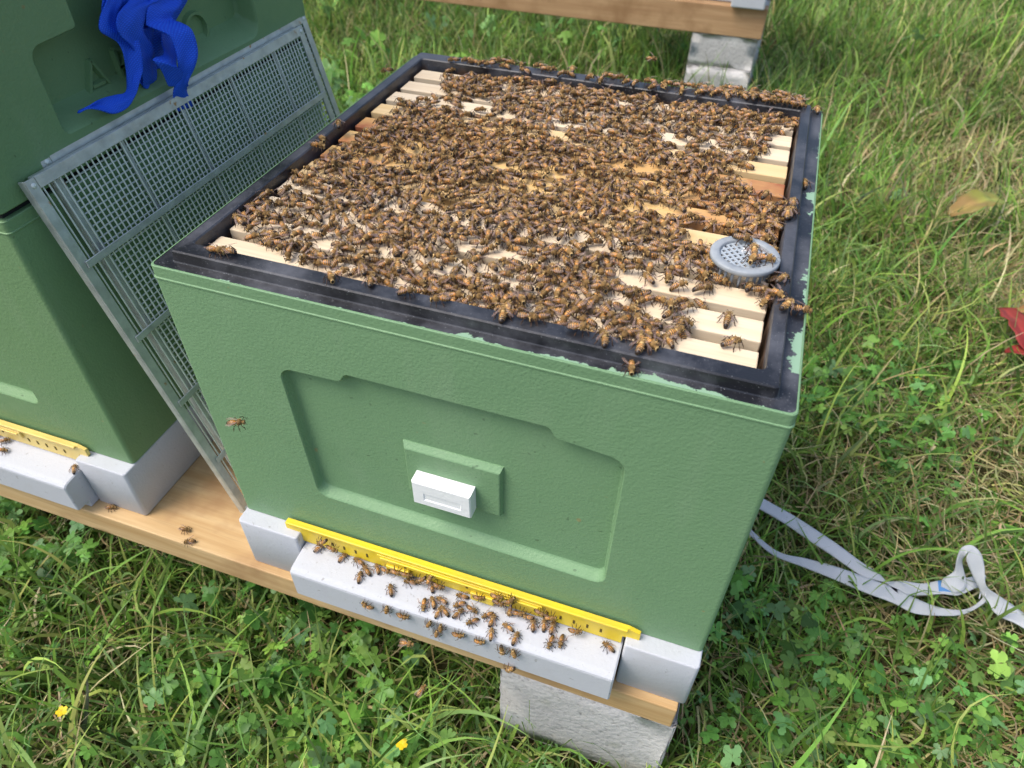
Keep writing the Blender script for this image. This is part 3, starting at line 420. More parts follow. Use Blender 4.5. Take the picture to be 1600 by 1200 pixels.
# brownish propolis film low on the inner wall
n = N(M_rim); src = n.b.inputs['Base Color'].links[0].from_socket; p = n.xyz()
inner = n.math('MULTIPLY', n.math('LESS_THAN', p[2], .0085), n.math('GREATER_THAN', p[1], .0265)); inner = n.math('MULTIPLY', inner, n.math('MULTIPLY', n.math('GREATER_THAN', p[0], .0250), n.math('LESS_THAN', p[0], .4755)))
fade = n.ramp(n.math('ADD', n.noise(30, detail=5), n.math('MULTIPLY', p[2], -18)), [(.52, (0, 0, 0)), (.66, (1, 1, 1))])
n.color(n.mix(n.math('MULTIPLY', inner, fade), src, (.085, .052, .034)))
from_bm('top_rim', bm, M_rim, hv, sharp=28)
# thin joints across the front of the rim
name_plate(hv, M_green, M_white); floor_base(hv); entrance_closer(hv, M_yellow, (.166, .345))

# left hive: two boxes on the same floor
lh = empty('stacked_hive', (-.658, .009, 0), 'tall green hive of two stacked boxes at the left, behind the leaning grids', 'beehive')
box_body('lower_box', M_green_shade, lh)
ub = box_body('upper_box', M_green_shade, lh, top_z=H + .006, grip=True, front_panel=True)
bm = bmesh.new(); bm_box(bm, (.006, .006, -.004), (W - .006, D - .006, .0075)); from_bm('box_joint', bm, mat('joint_plastic', (.01, .011, .012), .6), lh)
name_plate(lh, M_green_shade, M_white); floor_base(lh); entrance_closer(lh, M_yellow_l, (.166, .345))
# raised letters on the back of the hand recess
def stroke(bm, pts, wd=.0026, x0=W - .0262, dep=.0055, closed=False):
    n_ = len(pts); L = []
    for i in range(n_):
        a = Vector(pts[i - 1] if (i or closed) else pts[0]); b = Vector(pts[(i + 1) % n_] if (i < n_ - 1 or closed) else pts[-1]); d = (b - a).normalized(); q = Vector((-d.y, d.x)) * wd; p = Vector(pts[i])
        L.append([(x0, *(p + q)), (x0 + dep, *(p + q * .55)), (x0 + dep, *(p - q * .55)), (x0, *(p - q))])
    V = [[bm.verts.new(c) for c in r] for r in L]
    for i in range(n_ if closed else n_ - 1):
        a, b = V[i], V[(i + 1) % n_]
        for j in range(3): bm.faces.new((a[j], a[j + 1], b[j + 1], b[j]))
    if not closed: bm.faces.new(V[0]); bm.faces.new(V[-1])
zb = .0445 ; zt = .0775; LY = -.014
def LP(*P): return [(y + LY, z) for y, z in P]
bm = bmesh.new(); c = .1815
stroke(bm, LP((c - .0165, zb), (c, zt))); stroke(bm, LP((c + .0165, zb), (c + .0005, zt))); stroke(bm, LP((c - .008, zb + .011), (c + .008, zb + .011)))
from_bm('raised_letter', bm, M_green_shade, ub)
bm = bmesh.new(); c = .213
stroke(bm, LP((c, zb), (c, zt)))
for z0, z1, e in ((zb, (zb + zt) / 2, .014), ((zb + zt) / 2, zt, .012)):
    stroke(bm, LP(*[(c + e * math.sin(math.pi * t / 8), (z0 + z1) / 2 - (z1 - z0) / 2 * math.cos(math.pi * t / 8)) for t in range(9)]))
from_bm('raised_letter', bm, M_green_shade, ub)
bm = bmesh.new(); c = .250
stroke(bm, LP((c, zb), (c, zt)))
for z in (zb + .001, (zb + zt) / 2, zt - .001): stroke(bm, LP((c, z), (c + .016, z)))
from_bm('raised_letter', bm, M_green_shade, ub)
bm = bmesh.new(); c = .287
stroke(bm, LP((c, zb), (c, zt))); stroke(bm, LP((c, zb + .001), (c + .015, zb + .001)))
from_bm('raised_letter', bm, M_green_shade, ub)
bm = bmesh.new(); c = .335
stroke(bm, LP(*[(c + .0175 * math.cos(2 * math.pi * t / 28), (zb + zt) / 2 + .0165 * math.sin(2 * math.pi * t / 28)) for t in range(28)]), closed=True)
from_bm('raised_letter', bm, M_green_shade, ub)

# ---------------------------------------------------------------- frames in the hive
ORD = ['first', 'second', 'third', 'fourth', 'fifth', 'sixth', 'seventh', 'eighth', 'ninth', 'tenth', 'eleventh', 'twelfth']
kinds = [(M_pine, 'pale clean'), (M_pine, 'pale clean'), (M_pine, 'pale clean'), (M_pine, 'pale clean'), (M_pine_y, 'slightly yellowed'), (M_pine_o, 'reddish stained'), (M_pine_o, 'bright orange stained'), (M_pine_r, 'dark red-brown stained'),
         (M_pine_y, 'yellowish'), (M_pine, 'pale clean'), (M_pine, 'pale clean'), (M_pine, 'pale clean')]
random.seed(3)
for i in range(12):
    yc = .0430 + .0369 * i; m, desc = kinds[i]
    f = empty('hive_frame', (0, yc, 0), '%s wooden frame, %s from the front of the open hive' % (desc, ORD[i]), 'hive frame', 'wooden frames side by side in the open hive')
    dx = random.uniform(-.001, .001); tilt = random.uniform(-.0006, .0006)
    b = box('top_bar', (.0290 + dx, -.0128, -.0125), (.4712 + dx, .0128, tilt), m, f, .0009)
    for x in (.040, .4500): box('side_bar', (x, -.0115, -.235), (x + .010, .0115, -.0127), M_pine if i < 4 else M_pine_o, f, .0008, 1)
    bm = bmesh.new(); bm_box(bm, (.0505, -.0105, -.232), (.4495, .0105, -.0130)); from_bm('comb', bm, M_comb, f)
BARS = [(.0430 + .0369 * i) for i in range(12)]

# ---------------------------------------------------------------- round grey grille standing on the bars
gc = Vector((.4475, 0.1530, .0115))
g = empty('round_grille', gc, 'round grey plastic grille with pegs, standing on the bars at the right', 'grille')
bm = bmesh.new()
def circ(r, z, k=48): return [(r * math.cos(2 * math.pi * j / k), r * math.sin(2 * math.pi * j / k), z) for j in range(k)]
loft(bm, [circ(.0192, .0005), circ(.0195, .0042), circ(.0203, .0050), circ(.0262, .0046), circ(.0270, .0038), circ(.0270, .0012), circ(.0264, .0004), circ(.0192, .0004)])
from_bm('grille_ring', bm, M_gplast, g)
bm = bmesh.new()
for k in range(-4, 5):
    o = k * .0047; hl = math.sqrt(max(0, .0196 ** 2 - o * o))
    if hl < .003: continue
    for a in (38, -52):
        ca, sa = math.cos(R(a)), math.sin(R(a)); d = Vector((ca, sa, 0)); q = Vector((-sa, ca, 0)); zz = .0012 if a > 0 else .00145
        A = q * o - d * hl; B = q * o + d * hl
        vs = [bm.verts.new(p) for p in (A - q * .0010 + Vector((0, 0, zz)), B - q * .0010 + Vector((0, 0, zz)), B + q * .0010 + Vector((0, 0, zz)), A + q * .0010 + Vector((0, 0, zz)))]
        vt = [bm.verts.new(v.co + Vector((0, 0, .0012))) for v in vs]
        bm.faces.new(vs); bm.faces.new(vt)
        for j in range(4): bm.faces.new((vs[j], vs[(j + 1) % 4], vt[(j + 1) % 4], vt[j]))
from_bm('lattice', bm, mat('light_grey_lattice', (.38, .43, .47), .45), g)
for j in range(22):
    a = 2 * math.pi * (j + .5) / 22; x, y = .0205 * math.cos(a), .0205 * math.sin(a)
    bm = bmesh.new(); bm_tube(bm, [(x, y, .0005), (x * .985, y * .985, -.010), (x * .965, y * .965, -.0150)], [.0013, .0012, .0009], 6); from_bm('peg', bm, M_gplast, g, True)
bm = bmesh.new(); random.seed(8)
for k in range(16):
    a = random.uniform(0, 6.28); rr = .016 * math.sqrt(random.random()); c = Vector((rr * math.cos(a) * .6 + .006, rr * math.sin(a) * .5 + .006, .0028))
    bmesh.ops.create_icosphere(bm, subdivisions=1, radius=random.uniform(.0007, .0016), matrix=Matrix.Translation(c) @ Matrix.Diagonal((1.3, .8, .6, 1)))
from_bm('wax_crumbs', bm, M_white, g)

# ---------------------------------------------------------------- two wire queen excluders leaning on the left hive
e0 = Vector((-.0479, .0355, -.3972)); vv = Vector((-.10004, 0, .42388)).normalized(); nn = Vector((0, 1, 0)).cross(vv)  # panel plane: width +y, height vv
if nn.x < 0: nn = -nn
def panel(name, label, org, w_, h_, wires_up, bars, ribs=None):
    t = empty(name, org, label, 'queen excluder', 'wire queen excluders leaning between the hives')
    t.matrix_world = Matrix((Vector((0, 1, 0)), vv, nn)).transposed().to_4x4(); t.location = org
    fr = .0105
    for nm, a, b in (('frame_rail', (0, 0, 0), (fr, h_, .0018)), ('frame_rail', (w_ - fr, 0, 0), (w_, h_, .0018)), ('frame_rail', (fr + .0003, 0, 0.0002), (w_ - fr - .0003, fr, .0020)), ('frame_rail', (fr + .0003, h_ - fr, .0002), (w_ - fr - .0003, h_, .0020))):
        bm = bmesh.new(); bm_box(bm, a, b, .0004, 1)
        # folded outer lip
        if b[0] - a[0] < .02: x = 0 if a[0] == 0 else w_ - .0022; bm_box(bm, (x, 0, -.0075), (x + .0022, h_, -.0002), .0007, 1)
        else: y = 0 if a[1] == 0 else h_ - .0022; bm_box(bm, (fr, y, -.0073), (w_ - fr, y + .0022, -.0001), .0007, 1)
        from_bm(nm, bm, M_zinc, t)
    bm = bmesh.new(); P = .0064
    if wires_up: L = [((x, .003, -.0012), (x, h_ - .003, -.0012)) for x in np.arange(fr + .004, w_ - fr, P)]
    else: L = [((.003, y, -.0012), (w_ - .003, y, -.0012)) for y in np.arange(fr + .004, h_ - fr, P)]
    for a, b in L: jz = random.gauss(0, .00035); a = (a[0] + random.gauss(0, .0003), a[1] + random.gauss(0, .0003), a[2]); mid_ = ((a[0] + b[0]) / 2 + (jz if wires_up else 0), (a[1] + b[1]) / 2 + (0 if wires_up else jz), a[2]); bm_tube(bm, [a, mid_, b], .00088, 6, False)
    from_bm('wire_grid', bm, M_wire, t, True)
    for s in bars:
        bm = bmesh.new()
        if wires_up: bm_box(bm, (.006, s - .0036, .0022), (w_ - .004, s + .0036, .0036), .0005, 1); bm_box(bm, (.006, s - .0036, -.005), (w_ - .004, s - .0022, .0020), .0004, 1)
        else: bm_box(bm, (s - .0030, .004, .0000), (s + .0030, h_ - .004, .0012), .0004, 1)
        from_bm('cross_bar', bm, M_zinc, t)
    for x, y in ((.006, .006), (w_ - .006, .006), (.006, h_ - .006), (w_ - .006, h_ - .006)):
        bm = bmesh.new(); bmesh.ops.create_icosphere(bm, subdivisions=2, radius=.0026, matrix=Matrix.Translation((x, y, .0020)) @ Matrix.Diagonal((1, 1, .5, 1))); from_bm('rivet', bm, M_wire, t, True)
    return t
panel('queen_excluder', 'front wire queen excluder with upright wires and rusty specks on its frame', e0, .446, .4355, True, [.0878, .1755, .2628, .3500])
panel('queen_excluder', 'rear wire queen excluder seen behind the first, its rungs showing at the far edge', e0 - nn * .011 + vv * .004 + Vector((0, .0310, 0)), .444, .4400, False, [.088, .179, .268, .358])

# ---------------------------------------------------------------- plank, blocks
pl = empty('plank', (0, 0, -.3976), 'pale wooden plank under the two nearer hives, top showing between them', 'plank')
box('board', (-1.15, -.0255, -.0405), (.4935, .190, 0), M_plank, pl, .0015)
pl2 = empty('plank', (0, 0, -.3976), 'rear wooden plank of the near stand, behind the front one', 'plank')
box('board', (-1.15, .290, -.0405), (.4935, .500, 0), M_plank, pl2, .0015)
def rough_block(name, a, b, label, rz_=0, group='concrete blocks stacked under the hive stands', m=M_conc, seed=0):
    bm = bmesh.new(); sx, sy, sz = (b[i] - a[i] for i in range(3)); r = bmesh.ops.create_cube(bm, size=1)
    bmesh.ops.bevel(bm, geom=bm.edges[:], offset=.016, segments=2, profile=.6, affect='EDGES')
    bmesh.ops.subdivide_edges(bm, edges=bm.edges[:], cuts=5, use_grid_fill=True)
    random.seed(seed)
    for v in bm.verts: v.co = Vector((v.co.x * sx, v.co.y * sy, v.co.z * sz)) + Vector([random.uniform(-.0012, .0012) for _ in range(3)])
    o = from_bm(name, bm, m, None, True, [(a[i] + b[i]) / 2 for i in range(3)], (0, 0, rz_)); return tag(o, label, 'block', group)
rough_block('concrete_block', (.305, -.024, -.602), (.4990, .400, -.4386), 'grey concrete block directly under the front right corner of the open hive', 0, seed=1)
rough_block('concrete_block', (.3075, -.010, -.7000), (.5000, .410, -.6025), 'lower grey concrete block of the near stack, half sunk in grass', R(-1.5), seed=2)
rough_block('concrete_block', (-.90, -.020, -.5400), (-.705, .400, -.4386), 'upper concrete block under the left end of the near plank', 0, seed=3)
rough_block('concrete_block', (-.90, -.020, -.6600), (-.705, .400, -.5405), 'lower concrete block under the left end of the near plank', 0, seed=4)
# far stand
fy = 2.0
fp = empty('plank', (0, fy, -.303), 'thick wooden beam of the far hive stand at the top of the picture', 'plank')
box('board', (-2.2, 0, -.0830), (.392, .045, 0), M_plank2, fp, .003)
fp2 = empty('plank', (0, fy + .42, -.303), 'rear wooden beam of the far hive stand', 'plank')
box('board', (-2.2, 0, -.0830), (.392, .045, 0), M_plank2, fp2, .003)
rough_block('concrete_block', (.190, fy + .003, -.478), (.385, fy + .47, -.3865), 'upper block of the two far concrete blocks under the beam', 0, seed=5)
rough_block('concrete_block', (.189, fy - .002, -.640), (.386, fy + .465, -.4785), 'lower block of the two far concrete blocks, standing in tall grass', 0, seed=6)
rough_block('concrete_block', (-1.75, fy + .003, -.640), (-1.555, fy + .47, -.3865), 'concrete block under the hidden left end of the far beam', 0, seed=7)
fh = empty('far_hive', (-.118, fy - .02, .0955), 'far hive on the beam, only a pale corner of it showing at the top', 'beehive')
bm = bmesh.new(); bm_box(bm, (.405, 0, -.3972), (.5, .05, -.3195), .004); bm_box(bm, (0, .0501, -.3972), (.5, .50, -.3195), .003); from_bm('floor_block', bm, M_base, fh)
bm = bmesh.new(); bm_box(bm, (0, .02, -.319), (.5, .50, 0), .004); from_bm('hive_body', bm, M_green, fh)

# ---------------------------------------------------------------- straps
def catmull(P, n_):
    P = [Vector(p) for p in P]; Q = [P[0] * 2 - P[1]] + P + [P[-1] * 2 - P[-2]]; out = []
    for i in range(1, len(Q) - 2):
        for k in range(n_):
            t = k / n_; a, b, c_, d = Q[i - 1:i + 3]
            out.append(.5 * ((2 * b) + (c_ - a) * t + (2 * a - 5 * b + 4 * c_ - d) * t * t + (3 * b - a - 3 * c_ + d) * t ** 3))
    out.append(P[-1]); return out
def ribbon(name, pairs, m, parent=None, th=.0013, nseg=7, nw=6, extra=None, crump=0.0):
    A = catmull([p[0] for p in pairs], nseg); B = catmull([p[1] for p in pairs], nseg); s = 0; V = []; F = []; UV = []; us = []
    for i, (a, b) in enumerate(zip(A, B)):
        if i: s += ((a + b) / 2 - (A[i - 1] + B[i - 1]) / 2).length
        us.append(s)
        for j in range(nw + 1): V.append(a.lerp(b, j / nw) + Vector((1, .2, .3)) * (crump * (math.sin(s * 190 + j * 1.1 + a.y * 60) * .6 + math.sin(s * 90 - j * .8) + (.8 if j in (0, nw) else 0))))
    for i in range(len(A) - 1):
        for j in range(nw):
            q = i * (nw + 1) + j; F.append((q, q + 1, q + nw + 2, q + nw + 1))
            UV += [(us[i] * 16, j / nw * .4), (us[i] * 16, (j + 1) / nw * .4), (us[i + 1] * 16, (j + 1) / nw * .4), (us[i + 1] * 16, j / nw * .4)]
    me = mesh_np(name, [tuple(v) for v in V], F, mats=(m,) + ((M_print,) if extra else ()), smooth=True, uv4=UV)
    if extra:
        for k, p in enumerate(me.polygons):
            if extra[0] <= k // nw <= extra[1] and 0 <= k % nw <= 4: p.material_index = 1
    o = link(name, me, parent); md = o.modifiers.new('thick', 'SOLIDIFY'); md.thickness = th; md.offset = 0; return o
bs = empty('blue_strap', (-.15, .2, .12), 'bundle of bright blue webbing strap hanging over the hand recess of the left hive', 'strap')
for k in ('tail', 'front', 'twist', 'curl', 'loop', 'back', 'back2'):
    o = ribbon('webbing', PTS['straps'][k], M_blue, None, .0013, 10, 8, None, .0009); o.parent = bs; o.matrix_parent_inverse = Matrix.Translation((.15, -.2, -.12))
gs = empty('grey_strap', (1.0, .4, -.57), 'pale grey webbing strap lying looped on the grass at the right, small blue print', 'strap')
for k in ('g1', 'g2', 'g3', 'g4'):
    o = ribbon('webbing', PTS['straps'][k], M_grey_web, None, .0016, 6, 6, (17, 23) if k == 'g2' else None); o.parent = gs; o.matrix_parent_inverse = Matrix.Translation((-1.0, -.4, .57))
# ---------------------------------------------------------------- bees
def bee_geo(seed, spread=12, droop=0.0, bend=0.0, hi=True):
    """unit bee: length 1, head to +x, feet at z=0; returns V, F4, m4, F3, m3 for the body and for each wing"""
    rnd = random.Random(seed); V = []; F4 = []; m4 = []; F3 = []; m3 = []
    K = 12 if hi else 8
    prof = [(.500, .195, .012, .012, 0), (.488, .190, .070, .085, 0), (.460, .190, .112, .122, 3), (.415, .200, .122, .130, 4), (.375, .220, .085, .095, 4), (.352, .235, .045, .048, 4),
            (.330, .250, .095, .095, 3), (.290, .262, .140, .140, 4), (.225, .268, .168, .165, 4), (.155, .268, .162, .160, 4), (.095, .262, .120, .120, 3), (.060, .250, .045, .045, 0), (.030, .245, .075, .070, 2), (-.010, .245, .128, .118, 1)]
    x = -.010; bands = [(.050, 1), (.030, 0), (.012, 3), (.042, 1), (.036, 0), (.014, 3), (.036, 1), (.040, 0), (.014, 3), (.026, 2), (.040, 0), (.012, 3), (.016, 2), (.030, 0), (.024, 0), (.022, 0)]
    for wdt, mi in bands:
        x -= wdt; t = (-.01 - x) / .50
        rr = .160 * math.sqrt(max(0.0, 1 - ((t - .30) / (.72 if t > .30 else .62)) ** 2)) if t < 1 else .01
        prof.append((x, .245 - .07 * t * t - droop * t * t, max(rr, .012), max(rr * .92, .012), mi))
    rings = []
    for (px, pz, ry_, rz_, mi) in prof:
        base = len(V); t = max(0, -px)
        for j in range(K):
            a = 2 * math.pi * j / K; V.append((px, ry_ * (.93 if px > -.02 else .88) * math.cos(a) + bend * t * t, pz + rz_ * math.sin(a)))
        rings.append(base)
    for i in range(len(rings) - 1):
        for j in range(K):
            F4.append((rings[i] + j, rings[i] + (j + 1) % K, rings[i + 1] + (j + 1) % K, rings[i + 1] + j)); m4.append(prof[i + 1][4] if i > 11 else max(prof[i][4], prof[i + 1][4]) if i not in (0,) else 0)
    for e, (rb, sg) in enumerate(((rings[0], 1), (rings[-1], -1))):
        c = len(V); V.append((prof[0][0] + .004, 0, prof[0][1]) if e == 0 else (prof[-1][0] - .02, bend * .25, prof[-1][1] - .01))
        for j in range(K): F3.append((rb + j, rb + (j + 1) % K, c)); m3.append(0)
    def tube(P, r, mi, k=4):
        rs = []
        for i, p in enumerate(P):
            p = Vector(p); d = (Vector(P[min(i + 1, len(P) - 1)]) - Vector(P[max(i - 1, 0)])).normalized(); u = d.orthogonal().normalized(); v = d.cross(u); rs.append(len(V))
            for j in range(k): q = p + (u * math.cos(6.2832 * j / k) + v * math.sin(6.2832 * j / k)) * r[i]; V.append(tuple(q))
        for a, b in zip(rs, rs[1:]):
            for j in range(k): F4.append((a + j, a + (j + 1) % k, b + (j + 1) % k, b + j)); m4.append(mi)
    for s in (1, -1):
        for (hx, kx, kz, fx, fy_) in ((.29, .36, .27, .46, .33), (.21, .20, .33, .20, .44), (.14, .00, .33, -.14, .40)):
            j = rnd.uniform(-.05, .05); tube([(hx, s * .09, .16), (kx + j, s * .25, kz), (fx * .7 + kx * .3 + j, s * (fy_ * .8), .12), (fx + j, s * fy_, .0)], [.020, .024, .022 if hx > .15 else .032, .009], 5)
        tube([(.49, s * .035, .24), (.56, s * .10, .29), (.66 + rnd.uniform(-.02, .02), s * .16, .22)], [.010, .010, .008], 0, 3)
        # eye
        c = Vector((.435, s * .098, .215)); b0 = len(V)
        for a in range(3):
            ph = -.9 + .9 * a
            for j in range(6): th = 6.2832 * j / 6; V.append((c.x + .050 * math.cos(ph) * math.cos(th) * .8, c.y + s * .035 * (.5 + .5 * math.cos(th)) * math.cos(ph) + 0, c.z + .075 * math.sin(ph) * .9 + 0))
        for a in range(2):
            for j in range(6): F4.append((b0 + a * 6 + j, b0 + a * 6 + (j + 1) % 6, b0 + a * 6 + 6 + (j + 1) % 6, b0 + a * 6 + 6 + j)); m4.append(6)
    # fuzz on thorax, face and first abdominal ring
    nf = 150 if hi else 46
    for k in range(nf):
        if rnd.random() < .72: cx, cz, ra, rb_ = rnd.uniform(.10, .33), .265, .150, .150
        elif rnd.random() < .5: cx, cz, ra, rb_ = rnd.uniform(.38, .47), .195, .110, .115
        else: cx, cz, ra, rb_ = rnd.uniform(-.30, -.0), .235, .140, .125
        a = rnd.uniform(0, 6.2832); nrm = Vector((rnd.uniform(-.5, .2), math.cos(a), math.sin(a))).normalized(); p = Vector((cx, ra * math.cos(a), cz + rb_ * math.sin(a)))
        q = nrm.orthogonal().normalized() * (.014 if hi else .022); l = rnd.uniform(.035, .07) * (1.0 if cx > 0 else .7); b0 = len(V)
        V.extend([tuple(p + q), tuple(p - q), tuple(p + nrm * l)]); F3.append((b0, b0 + 1, b0 + 2)); m3.append(3)
    body = (np.array(V), np.array(F4), np.array(m4), np.array(F3), np.array(m3))
    wings = []
    for s in (1, -1):
        V = []; F = []; UV = []; ang = R(spread + rnd.uniform(-5, 5)); lift = rnd.uniform(.03, .12)
        for (ox, L_, wd, z0, da) in ((.235, .70, .125, .425, 0), (.170, .50, .095, .400, R(9))):
            out = [(0, 0), (.10, .25), (.35, .62), (.62, .95), (.85, 1.0), (.97, .75), (1.0, .35), (.94, .05), (.6, -.06), (.25, -.06)]
            b0 = len(V)
            pts = [(u * L_, v_ * wd) for u, v_ in out]
            for u, v_ in pts:
                a = ang + da; xx = -u * math.cos(a) + v_ * math.sin(a) * 1.0; yy = u * math.sin(a) + v_ * math.cos(a)
                yy = .045 + yy
                V.append((ox + xx, s * yy, z0 - (.10 - lift) * u / L_ - .16 * v_ + (.0 if spread < 40 else .1 * u)))
            F += [(b0, b0 + 1, b0 + 8, b0 + 9), (b0 + 1, b0 + 2, b0 + 7, b0 + 8), (b0 + 2, b0 + 3, b0 + 6, b0 + 7), (b0 + 3, b0 + 4, b0 + 5, b0 + 6)]
            for f in F[-4:]:
                for vi in f: UV.append((V[vi][0], V[vi][1]))
        wings.append((np.array(V), np.array(F), np.array(UV)))
    return body, wings
BL = .0161
POSES = [dict(spread=13, droop=.02, bend=.05), dict(spread=20, droop=.08, bend=-.25), dict(spread=9, droop=-.02, bend=.0), dict(spread=30, droop=.05, bend=.3), dict(spread=16, droop=.14, bend=-.05), dict(spread=24, droop=.0, bend=.2)]
PRE = []
for i, p in enumerate(POSES):
    (V, F4, m4, F3, m3), wg = bee_geo(i, hi=True, **p)
    me = mesh_np('honey_bee', V, F4, F3, m4, m3, BMATS, smooth=True)
    ws = [mesh_np('wing', a, b, mats=(B_wing,), smooth=True, uv4=c_) for a, b, c_ in wg]
    PRE.append((me, ws))
(V, F4, m4, F3, m3), wg = bee_geo(11, spread=38, droop=.08, hi=True); 
FLY = (mesh_np('honey_bee', V, F4, F3, m4, m3, BMATS, smooth=True), [mesh_np('wing', a, b, mats=(B_wing,), smooth=True, uv4=c_) for a, b, c_ in wg])
rb = random.Random(77)
NB = 0
def bee(pos, head, up=(0, 0, 1), label='honey bee', group='honey bees', scale=1.0, pitch=0.0, roll=0.0, fly=False, pose=None):
    global NB; NB += 1
    up = Vector(up).normalized(); h = Vector(head); h = (h - up * h.dot(up)).normalized(); s = up.cross(h)
    Mx = Matrix((h, s, up)).transposed().to_4x4() @ Matrix.Rotation(pitch, 4, 'Y') @ Matrix.Rotation(roll, 4, 'X')
    Mx = Matrix.Translation(Vector(pos)) @ Mx @ Matrix.Scale(BL * scale, 4)
    me, ws = FLY if fly else PRE[rb.randrange(len(PRE)) if pose is None else pose]
    o = bpy.data.objects.new('honey_bee', me); C.objects.link(o); o.matrix_world = Mx; tag(o, label, 'bee', group)
    for w_ in ws:
        q = bpy.data.objects.new('wing', w_); C.objects.link(q); q.parent = o
    return o
def nth(i):
    t = ['first', 'second', 'third', 'fourth', 'fifth', 'sixth', 'seventh', 'eighth', 'ninth', 'tenth', 'eleventh', 'twelfth', 'thirteenth', 'fourteenth', 'fifteenth', 'sixteenth', 'seventeenth', 'eighteenth', 'nineteenth', 'twentieth']
    return t[i] if i < 20 else ('twenty-' + t[i - 20] if i < 29 else 'thirtieth' if i == 29 else 'thirty-' + t[i - 30])
def side_of(i, n_):
    return ('%s from the left' % nth(i)) if i < n_ / 2 else ('%s from the right' % nth(n_ - 1 - i))
for kind, grp, txt in (('board', 'bees on the landing board of the open hive', 'honey bee on the pale top of the landing board, %s there'), ('face', 'bees low on the front of the landing board', 'honey bee clinging to the upright front of the landing board, %s'), ('strip', 'bees at the yellow entrance strip', 'honey bee at the yellow entrance strip, %s')):
    L = sorted([e for e in PTS['ent'] if e[0] == kind], key=lambda e: e[1][0])
    for i, (k, p, d) in enumerate(L):
        up = {'board': (0, -.09, 1), 'face': (0, -1, .05), 'strip': (0, -1, .3)}[k]; p = list(p)
        if k == 'board': p[2] = -.3352 - (.0115 - p[1]) * .0968 + .0002
        if k == 'strip': p[1] = -.0108; p[2] = min(p[2], -.312); p[2] = max(p[2], -.331)
        if k == 'face': p[1] = -.0434; p[2] = min(p[2], -.3475)
        bee(p, d, up, txt % side_of(i, len(L)), grp, rb.uniform(.92, 1.05) * .92)
L = sorted(PTS['rim'], key=lambda e: e[0][0])
front = sorted([e for e in L if e[0][1] < .1], key=lambda e: e[0][0]); back = sorted([e for e in L if e[0][1] > .42], key=lambda e: e[0][0]); rest = [e for e in L if e not in front and e not in back]
for LL, txt, grp in ((front, 'honey bee walking on the front black rail of the open hive, %s', 'bees on the front rail'), (back, 'honey bee on the far black rail of the open hive, %s', 'bees on the far rail'), (rest, 'honey bee on the side black rail at mid depth, %s', 'bees on the side rails')):
    for i, (p, d) in enumerate(LL):
        p = list(p); p[2] = .0102
        if LL is front and p[0] < .47: p[1] = min(max(p[1], .016), .024)
        if LL is back: p[1] = min(max(p[1], .472), .486) + rb.uniform(-.002, .004)
        bee(p, d, (0, 0, 1), txt % side_of(i, len(LL)), grp, rb.uniform(.94, 1.08), rb.uniform(-.1, .1), rb.uniform(-.2, .2))
for (p, d), t in zip(PTS['led'], ('honey bee facing outward on the front ledge near the chipped paint', 'honey bee on the right ledge beside the dark smear', 'dark honey bee on the right ledge halfway back', 'honey bee at the far right corner on the green edge')):
    bee([p[0], p[1], -.0004], d, (0, 0, 1), t, 'bees on the outer ledge', 1.0, pose=3)
for (p, d), t in zip(PTS['grille'], ('honey bee crossing the far edge of the grey grille', 'honey bee at the near right of the grille lattice', 'honey bee furthest right on the grille', 'honey bee in the middle of the trio on the grille')):
    bee([p[0], p[1] + .0015, .0150], d, (0, 0, 1), t, 'bees on the round grille', 1.08, rb.uniform(-.2, .1))
for (p, d), t in zip(PTS['lone'], ('single honey bee on the clean end of the second bar, right side', 'single honey bee on the front bar near its right end', 'honey bee in profile on the left end of the front bar', 'honey bee at the left end of the second bar', 'single dark honey bee on the tenth bar near its right end', 'single honey bee on the ninth bar near its right end', 'honey bee by the gap in the crowd on the tenth bar')):
    bee([p[0], p[1], .0003], d, (0, 0, 1), t, 'single bees on bare wood', 1.05)
for (p, d), t, z in zip(PTS['lb'], ('upper honey bee on the floor of the left hive at the picture edge', 'lower honey bee on the floor of the left hive at the picture edge', 'small dark honey bee by the notch of the left hive floor', 'upper of two honey bees on the plank between the hives', 'lower of two honey bees on the plank between the hives', 'dark honey bee on the plank beside the left hive floor'), (-.3365, -.3375, -.3385, -.3972, -.3972, -.3972)):
    bee([p[0], p[1], z], d, (0, 0, 1), t, 'bees around the left hive', .9)
for (p, d), t in zip(PTS['fly'], ('orange honey bee flying in front of the green panel, left of it', 'honey bee flying over the grass beyond the hive', 'honey bee hovering below the landing board, upper of two', 'honey bee hovering below the landing board, lower of two', 'honey bee in the air just outside the left rim at the back')):
    bee(p, d, (0, -.35, .93), t, 'bees in flight', 1.0, fly=(p[1] > 0), pose=2)

